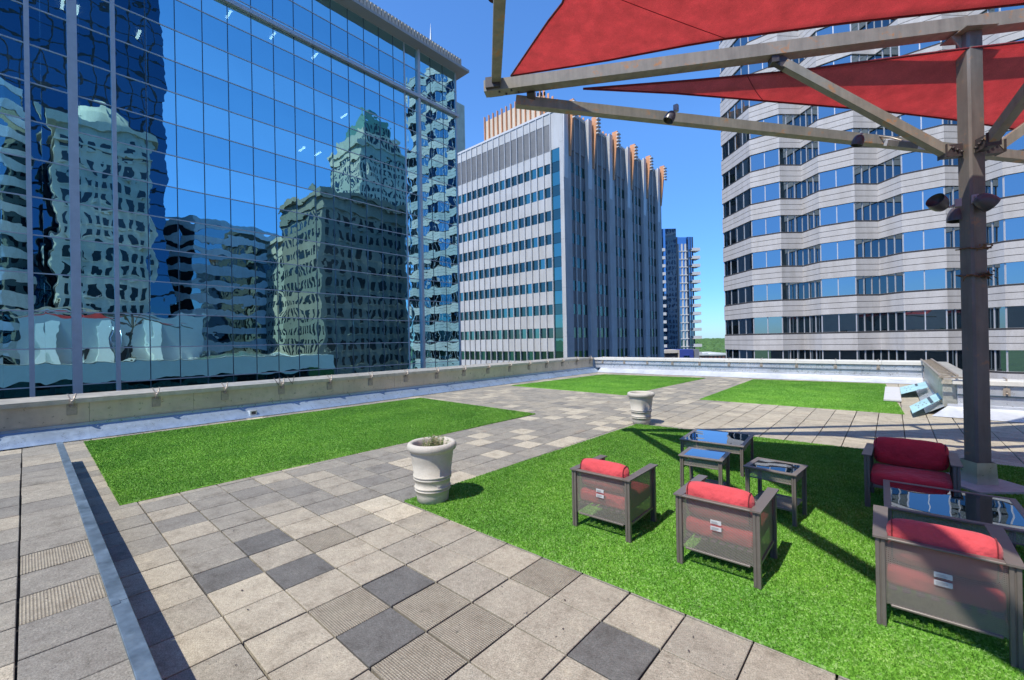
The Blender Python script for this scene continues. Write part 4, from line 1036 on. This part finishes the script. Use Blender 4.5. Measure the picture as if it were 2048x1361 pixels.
# ---- condo tower far away
cp=CAM+(fw+rt*((1350-1024)/860.6))*165; ko=empty('apartment_tower',(cp.x,cp.y,ZG),0,'distant blue glass apartment tower with stacked balconies beyond the grey office block','apartment tower')
hh=(695-492)/860.6*165+2-ZG
ang=math.atan2(rt.y,rt.x); ko.rotation_euler=(0,0,ang)
pl=[]
for k in range(9): a=math.pi+ (math.pi/2)*k/8; pl.append((-5.2+3.2*math.cos(a)*1.2,-3+3.2*math.sin(a)))
pl+=[(-1.2,-6.2),(-.8,-5.2),(3.0,-5.0),(3.4,-5.6),(5.2,-5.4),(5.2,8),(-9,8)]
g=MB(); g.vprism(pl,0,hh-1.5); g.build('glazed_wall',M_gK,ko)
g=MB(); pl2=[(x*1.0,y) for x,y in pl[:10]]+[(-1.2,8),(-9,8)]; g.vprism(pl2,hh-1.5,hh+1.5); g.build('roof_screen',M_gK,ko)
g=MB(); z=3.0
zs=[]
while z<hh-6: zs.append(z); z+=2.95 if z>0 else 0
nb=0
for z in zs:
    for (x0,x1,y0,y1) in ((-9.6,-5.6,-7.0,-5.0),(4.4,7.4,-6.6,-2.5)):
        if z>hh-9 and x0<0 and nb%2: nb+=1; continue
        h_=MB(); h_.box(x0,x1,y0,y1,z,z+.22); h_.box(x0,x1,y0,y0+.06,z+.22,z+1.1); h_.box(x1-.06,x1,y0+.06,y1,z+.22,z+1.1); h_.build('balcony',M_roofw,ko); nb+=1
g=MB()
for z in zs:
    g.box(-.9,3.2,-5.5,-4.9,z,z+.3); g.box(-8.8,5.25,-6.35,-6.22,z,z+.15) if False else None
    for x in (-.3,1.0,2.3): g.box(x,x+.5,-5.35,-5.0,z+.3,z+2.9)
g.build('white_bay',M_roofw,ko)
g=MB()
for x in (-1.25,-.9,3.35,4.2,5.1): g.box(x,x+.14,-6.3 if x<0 else -5.75,-5.1,0,hh-1.6)
g.build('mullion',M_muld,ko)
# garage, blue warehouse, low roofs
def at(px,t): return CAM+(fw+rt*((px-1024)/860.6))*t
def zpx(py,t,px=1380): return CAM.z+((694.5-.0192*(px-1024)*1.0-14)-py)/860.6*t if False else (CAM+(fw+rt*((px-1024)/860.6)-up*((py-680.5)/860.6))*t).z
p=at(1337,140); e=empty('parking_garage',(p.x,p.y,ZG),ang,'open sided cream parking garage at the foot of the apartment tower','parking garage')
zt_=zpx(700,140,1337)-ZG; g=MB()
for k in range(8): g.box(-2.4,2.3,-3,3,zt_-1.0-2.6*k,zt_-2.6*k)
g.box(2.0,2.3,-3.05,3.05,0,zt_); g.build('deck',M_pent,e); g=MB(); g.box(-2.2,1.9,-2.5,2.9,0,zt_-.2); g.build('interior',M_groove,e)
p=at(1369,145); e=empty('warehouse',(p.x,p.y,ZG),ang,'low cobalt blue building beside the parking garage','building'); zt_=zpx(699,145,1369)-ZG
g=MB(); g.box(-3.3,1.7,-3,4,0,zt_); g.build('wall',M_bluew,e); g=MB(); g.box(2.0,3.4,-3.4,4,0,zt_-.0); g.build('stair_wing',M_louv,e); g=MB(); g.box(-1.6,.2,-3.4,-3,0,zt_-2.0); g.build('window',M_gK,e)
lb=['low brick and white commercial building nearest the striped tower','low white roofed building beside the blue warehouse','low building with long cream roof in the middle of the low roofs']
for (px,wd,t,mt,i) in ((1436,17,330,M_brick,0),(1402,12,300,M_brick,1),(1418,15,360,M_pent,2)):
    p=at(px,t); e=empty('low_building',(p.x,p.y,ZG),ang,lb[i],'building','low buildings before the wood'); zt_=zpx(708.5 if i!=2 else 706.5,t,px)-ZG
    g=MB(); g.box(-wd/2,wd/2,0,14,0,zt_-1); g.build('wall',mt,e); g=MB(); g.prism([(-wd/2-.5,zt_-1),(wd/2+.5,zt_-1),(wd/2-2,zt_+.6),(-wd/2+2,zt_+.3)],-.5,14.5); g.build('roof',M_roofw,e)
    g=MB()
    for q in range(5): g.box(-wd/2+1+q*wd/5.5,-wd/2+2.4+q*wd/5.5,-.1,0,zt_-3.2,zt_-1.4)
    g.build('window_band',M_groove,e)
# ---------------------------------------------------------------- towers behind the camera, seen in the mirror glass
OX,OY=CAM.x,CAM.y
def grid_tower(name,label,cat,x0,x1,y0,y1,h,wall,glass,bw,fh,ww,wh,off=.0,crown=None,base=ZG):
    e=empty(name,(OX+(x0+x1)/2,OY+(y0+y1)/2,ZG),0,label,cat); X0,X1,Y0_,Y1_=OX+x0,OX+x1,OY+y0,OY+y1; o0=Vector(e.location)
    g=MB(); g.box(X0-o0.x,X1-o0.x,Y0_-o0.y,Y1_-o0.y,0,h-ZG); g.build('wall',wall,e)
    g=MB(); sl=MB()
    z=-10.0
    while z<h-fh*1.2:
        y=Y0_+bw*.5
        while y<Y1_-bw*.3:
            g.quad((X0-.03-o0.x,y+ww-o0.y,z-ZG),(X0-.03-o0.x,y-o0.y,z-ZG),(X0-.03-o0.x,y-o0.y,z+wh-ZG),(X0-.03-o0.x,y+ww-o0.y,z+wh-ZG)); sl.box(X0-.2-o0.x,X0-o0.x,y-.1-o0.y,y+ww+.1-o0.y,z-.3-ZG,z-.05-ZG); y+=bw
        x=X0+bw*.5
        while x<X1-bw*.3:
            g.quad((x-o0.x,Y0_-.03-o0.y,z-ZG),(x+ww-o0.x,Y0_-.03-o0.y,z-ZG),(x+ww-o0.x,Y0_-.03-o0.y,z+wh-ZG),(x-o0.x,Y0_-.03-o0.y,z+wh-ZG)); x+=bw
        z+=fh
    tag(g.build('window',glass,e),kind='stuff'); 
    if off: sl.build('sill',wall,e)
    g=MB(); g.box(X0-.7-o0.x,X1+.7-o0.x,Y0_-.7-o0.y,Y1_+.7-o0.y,h-1.2-ZG,h-ZG+.1); g.box(X0-.35-o0.x,X1+.35-o0.x,Y0_-.35-o0.y,Y1_+.35-o0.y,h-4.5-ZG,h-4.0-ZG); g.build('cornice',wall,e)
    return e
e=grid_tower('stone_building','brown stone building with heavy cornice, mirrored in the glass tower','building',25,46,43.5,66,37,M_stoned,M_pane,2.6,3.6,1.3,2.1,1)
e=grid_tower('stone_building','sandstone block, mirrored in the glass tower','building',46.5,60,44,80,30,M_stone,M_pane,2.8,3.6,1.3,2.0,1)
e=grid_tower('crowned_tower','cream tower with stepped green crown, mirrored in the glass tower','tower',70,92,79,99,74,M_stone,M_pane,2.2,3.7,1.1,2.4)
g=MB(); g.vprism([(-9,-8),(9,-8),(9,8),(-9,8)],74-ZG,80-ZG); g.build('upper_stage',M_stone,e); g=MB(); g.vprism([(-7,-6),(7,-6),(7,6),(-7,6)],80-ZG,85-ZG); g.vprism([(-5,-4),(3,-4),(3,5),(-5,5)],85-ZG,88-ZG); g.build('crown',M_teal,e); g=MB()
for q in range(7): g.box(-9.1,-9,-7+2.1*q,-5.8+2.1*q,75.2-ZG,79-ZG); g.box(-7.1,-7,-5.4+1.6*q,-4.6+1.6*q,80.8-ZG,84.4-ZG)
tag(g.build('crown_window',M_pane,e),kind='stuff')
e=grid_tower('stone_tower','old limestone tower with many windows, mirrored in the glass tower','tower',30,42,3.5,15.5,40,M_stone,M_pane,1.6,3.0,.8,1.8,1)
g=MB(); g.lathe([(5.0,40-ZG),(5.0,42.5-ZG),(3.6,42.5-ZG),(3.6,44.6-ZG),(0,44.6-ZG)],4); g.build('crown',M_stone,e)
e=grid_tower('dark_glass_tower','very tall dark blue gridded tower, mirrored in the glass tower','tower',50,80,-22,21,125,M_groove,M_gD,3.0,3.9,2.6,3.5)
def striped(name,label,x0,x1,y0,y1,h):
    e=empty(name,(OX+(x0+x1)/2,OY+(y0+y1)/2,ZG),0,label,'tower'); a,b=(x1-x0)/2,(y1-y0)/2; cc=min(a,b)*.35
    P=[(-a+cc,-b),(a-cc,-b),(a,-b+cc),(a,b-cc),(a-cc,b),(-a+cc,b),(-a,b-cc),(-a,-b+cc)]; P2=[(x*.985,y*.985) for x,y in P]
    g=MB(); g.vprism(P2,0,h-ZG-.5); g.build('glazing',M_gR,e); g=MB(); z=ZG+18
    while z<h: g.vprism(P,z-ZG,z-ZG+2.0); z+=3.84
    g.build('band',M_wband,e)
striped('striped_tower','pale banded tower mirrored low in the glass tower',60,84,23.5,50,33)
striped('striped_tower','pale banded tower mirrored at the left edge of the glass tower',36,58,-20,1.0,46)
# rooftop penthouse of this building (right of frame and behind), its own walls and pipes
ph=empty('rooftop_penthouse',(OX+14,OY+8,0),0,'white stucco rooftop penthouse of this terrace, mirrored in the glass tower','penthouse')
g=MB(); g.box(-4,8,-9,10.5,0,7.0)
for y in (-6.5,-1.5,3.5): g.add([(-4,y,0),(-6.0,y,0),(-4,y,6.0),(-4,y+1.2,0),(-6.0,y+1.2,0),(-4,y+1.2,6.0)],[(0,1,2),(5,4,3),(1,4,5,2),(0,3,4,1)])
g.build('wall',M_stucco,ph); g=MB(); g.box(-4.06,-4.0,-3.6,-2.2,0,2.4); g.box(-4.06,-4,1.0,2.2,0,2.3); g.build('door',M_groove,ph)
g=MB()
for y in (-.6,0,.6): g.tube([(-4.3,y,0),(-4.3,y,5.0)],.12,8)
g.build('pipe',M_alu,ph)
b2=empty('rooftop_penthouse',(OX-2,OY-16,0),0,'grey service penthouse behind the camera','penthouse')
g=MB(); g.box(-14,26,-8,0,0,8); g.build('wall',M_stucco,b2); g=MB()
for k in range(8): g.box(-13+4.4*k,-10.5+4.4*k,0,.05,.8,3.0)
g.build('window',M_gC,b2)
# this building's own flank below the terrace
ob=empty('podium_building',(0,8,ZG),0,'pale podium wall below this terrace, mirrored low in the glass tower','building')
g=MB(); g.box(-30.4*U,30*U,-14-8,51.9*U-8,0,-.62-ZG); g.build('core',M_dgrey,ob)
g=MB(); g.box(-30.62*U,-30.42*U,-30,51.9*U-8,-.9-ZG,1.9*U-ZG); g.box(-30.62*U,-30.42*U,-30,51.9*U-8,-4.6-ZG,-3.5-ZG); g.build('band',M_pale,ob)
g=MB(); g.box(-30.5*U,-30.41*U,-30,51.9*U-8,-3.5-ZG,-.9-ZG); g.build('strip_window',M_gC,ob)

# ---------------------------------------------------------------- leaf litter and grit blown against the edges
g=MB(); rr=random.Random(21)
for k in range(260):
    t=rr.random()
    if t<.45: x,y=rr.uniform(-26.1,-25.6),rr.uniform(-3,20)
    elif t<.75: x,y=rr.uniform(-12,3.5),rr.uniform(-3,2.8)
    elif t<.88: x,y=rr.uniform(-11,-6.2),rr.uniform(3,20)
    else: x,y=rr.uniform(-5,4),rr.uniform(3.2,8)
    z=.006 if not(x>-6 and y>3.03) else .034
    L=rr.uniform(.006,.016) if t>.45 else rr.uniform(.012,.035); a=rr.uniform(0,6.28); p=Vector((x*U,y*U,z)); v=Vector((math.cos(a),math.sin(a),0))*L; n_=Vector((-v.y,v.x,0))*rr.uniform(.25,.6)
    g.cm=0 if (t>.45 and rr.random()<.8) else 1
    g.add([p-v,p-n_+Vector((0,0,.004)),p+v+Vector((0,0,.003)),p+n_+Vector((0,0,.001))],[(0,1,2,3)])
tag(g.build('leaf_litter',[M_dark,M_dead]),'scattered grit and dry leaf scraps on the paving and turf','litter',kind='stuff')
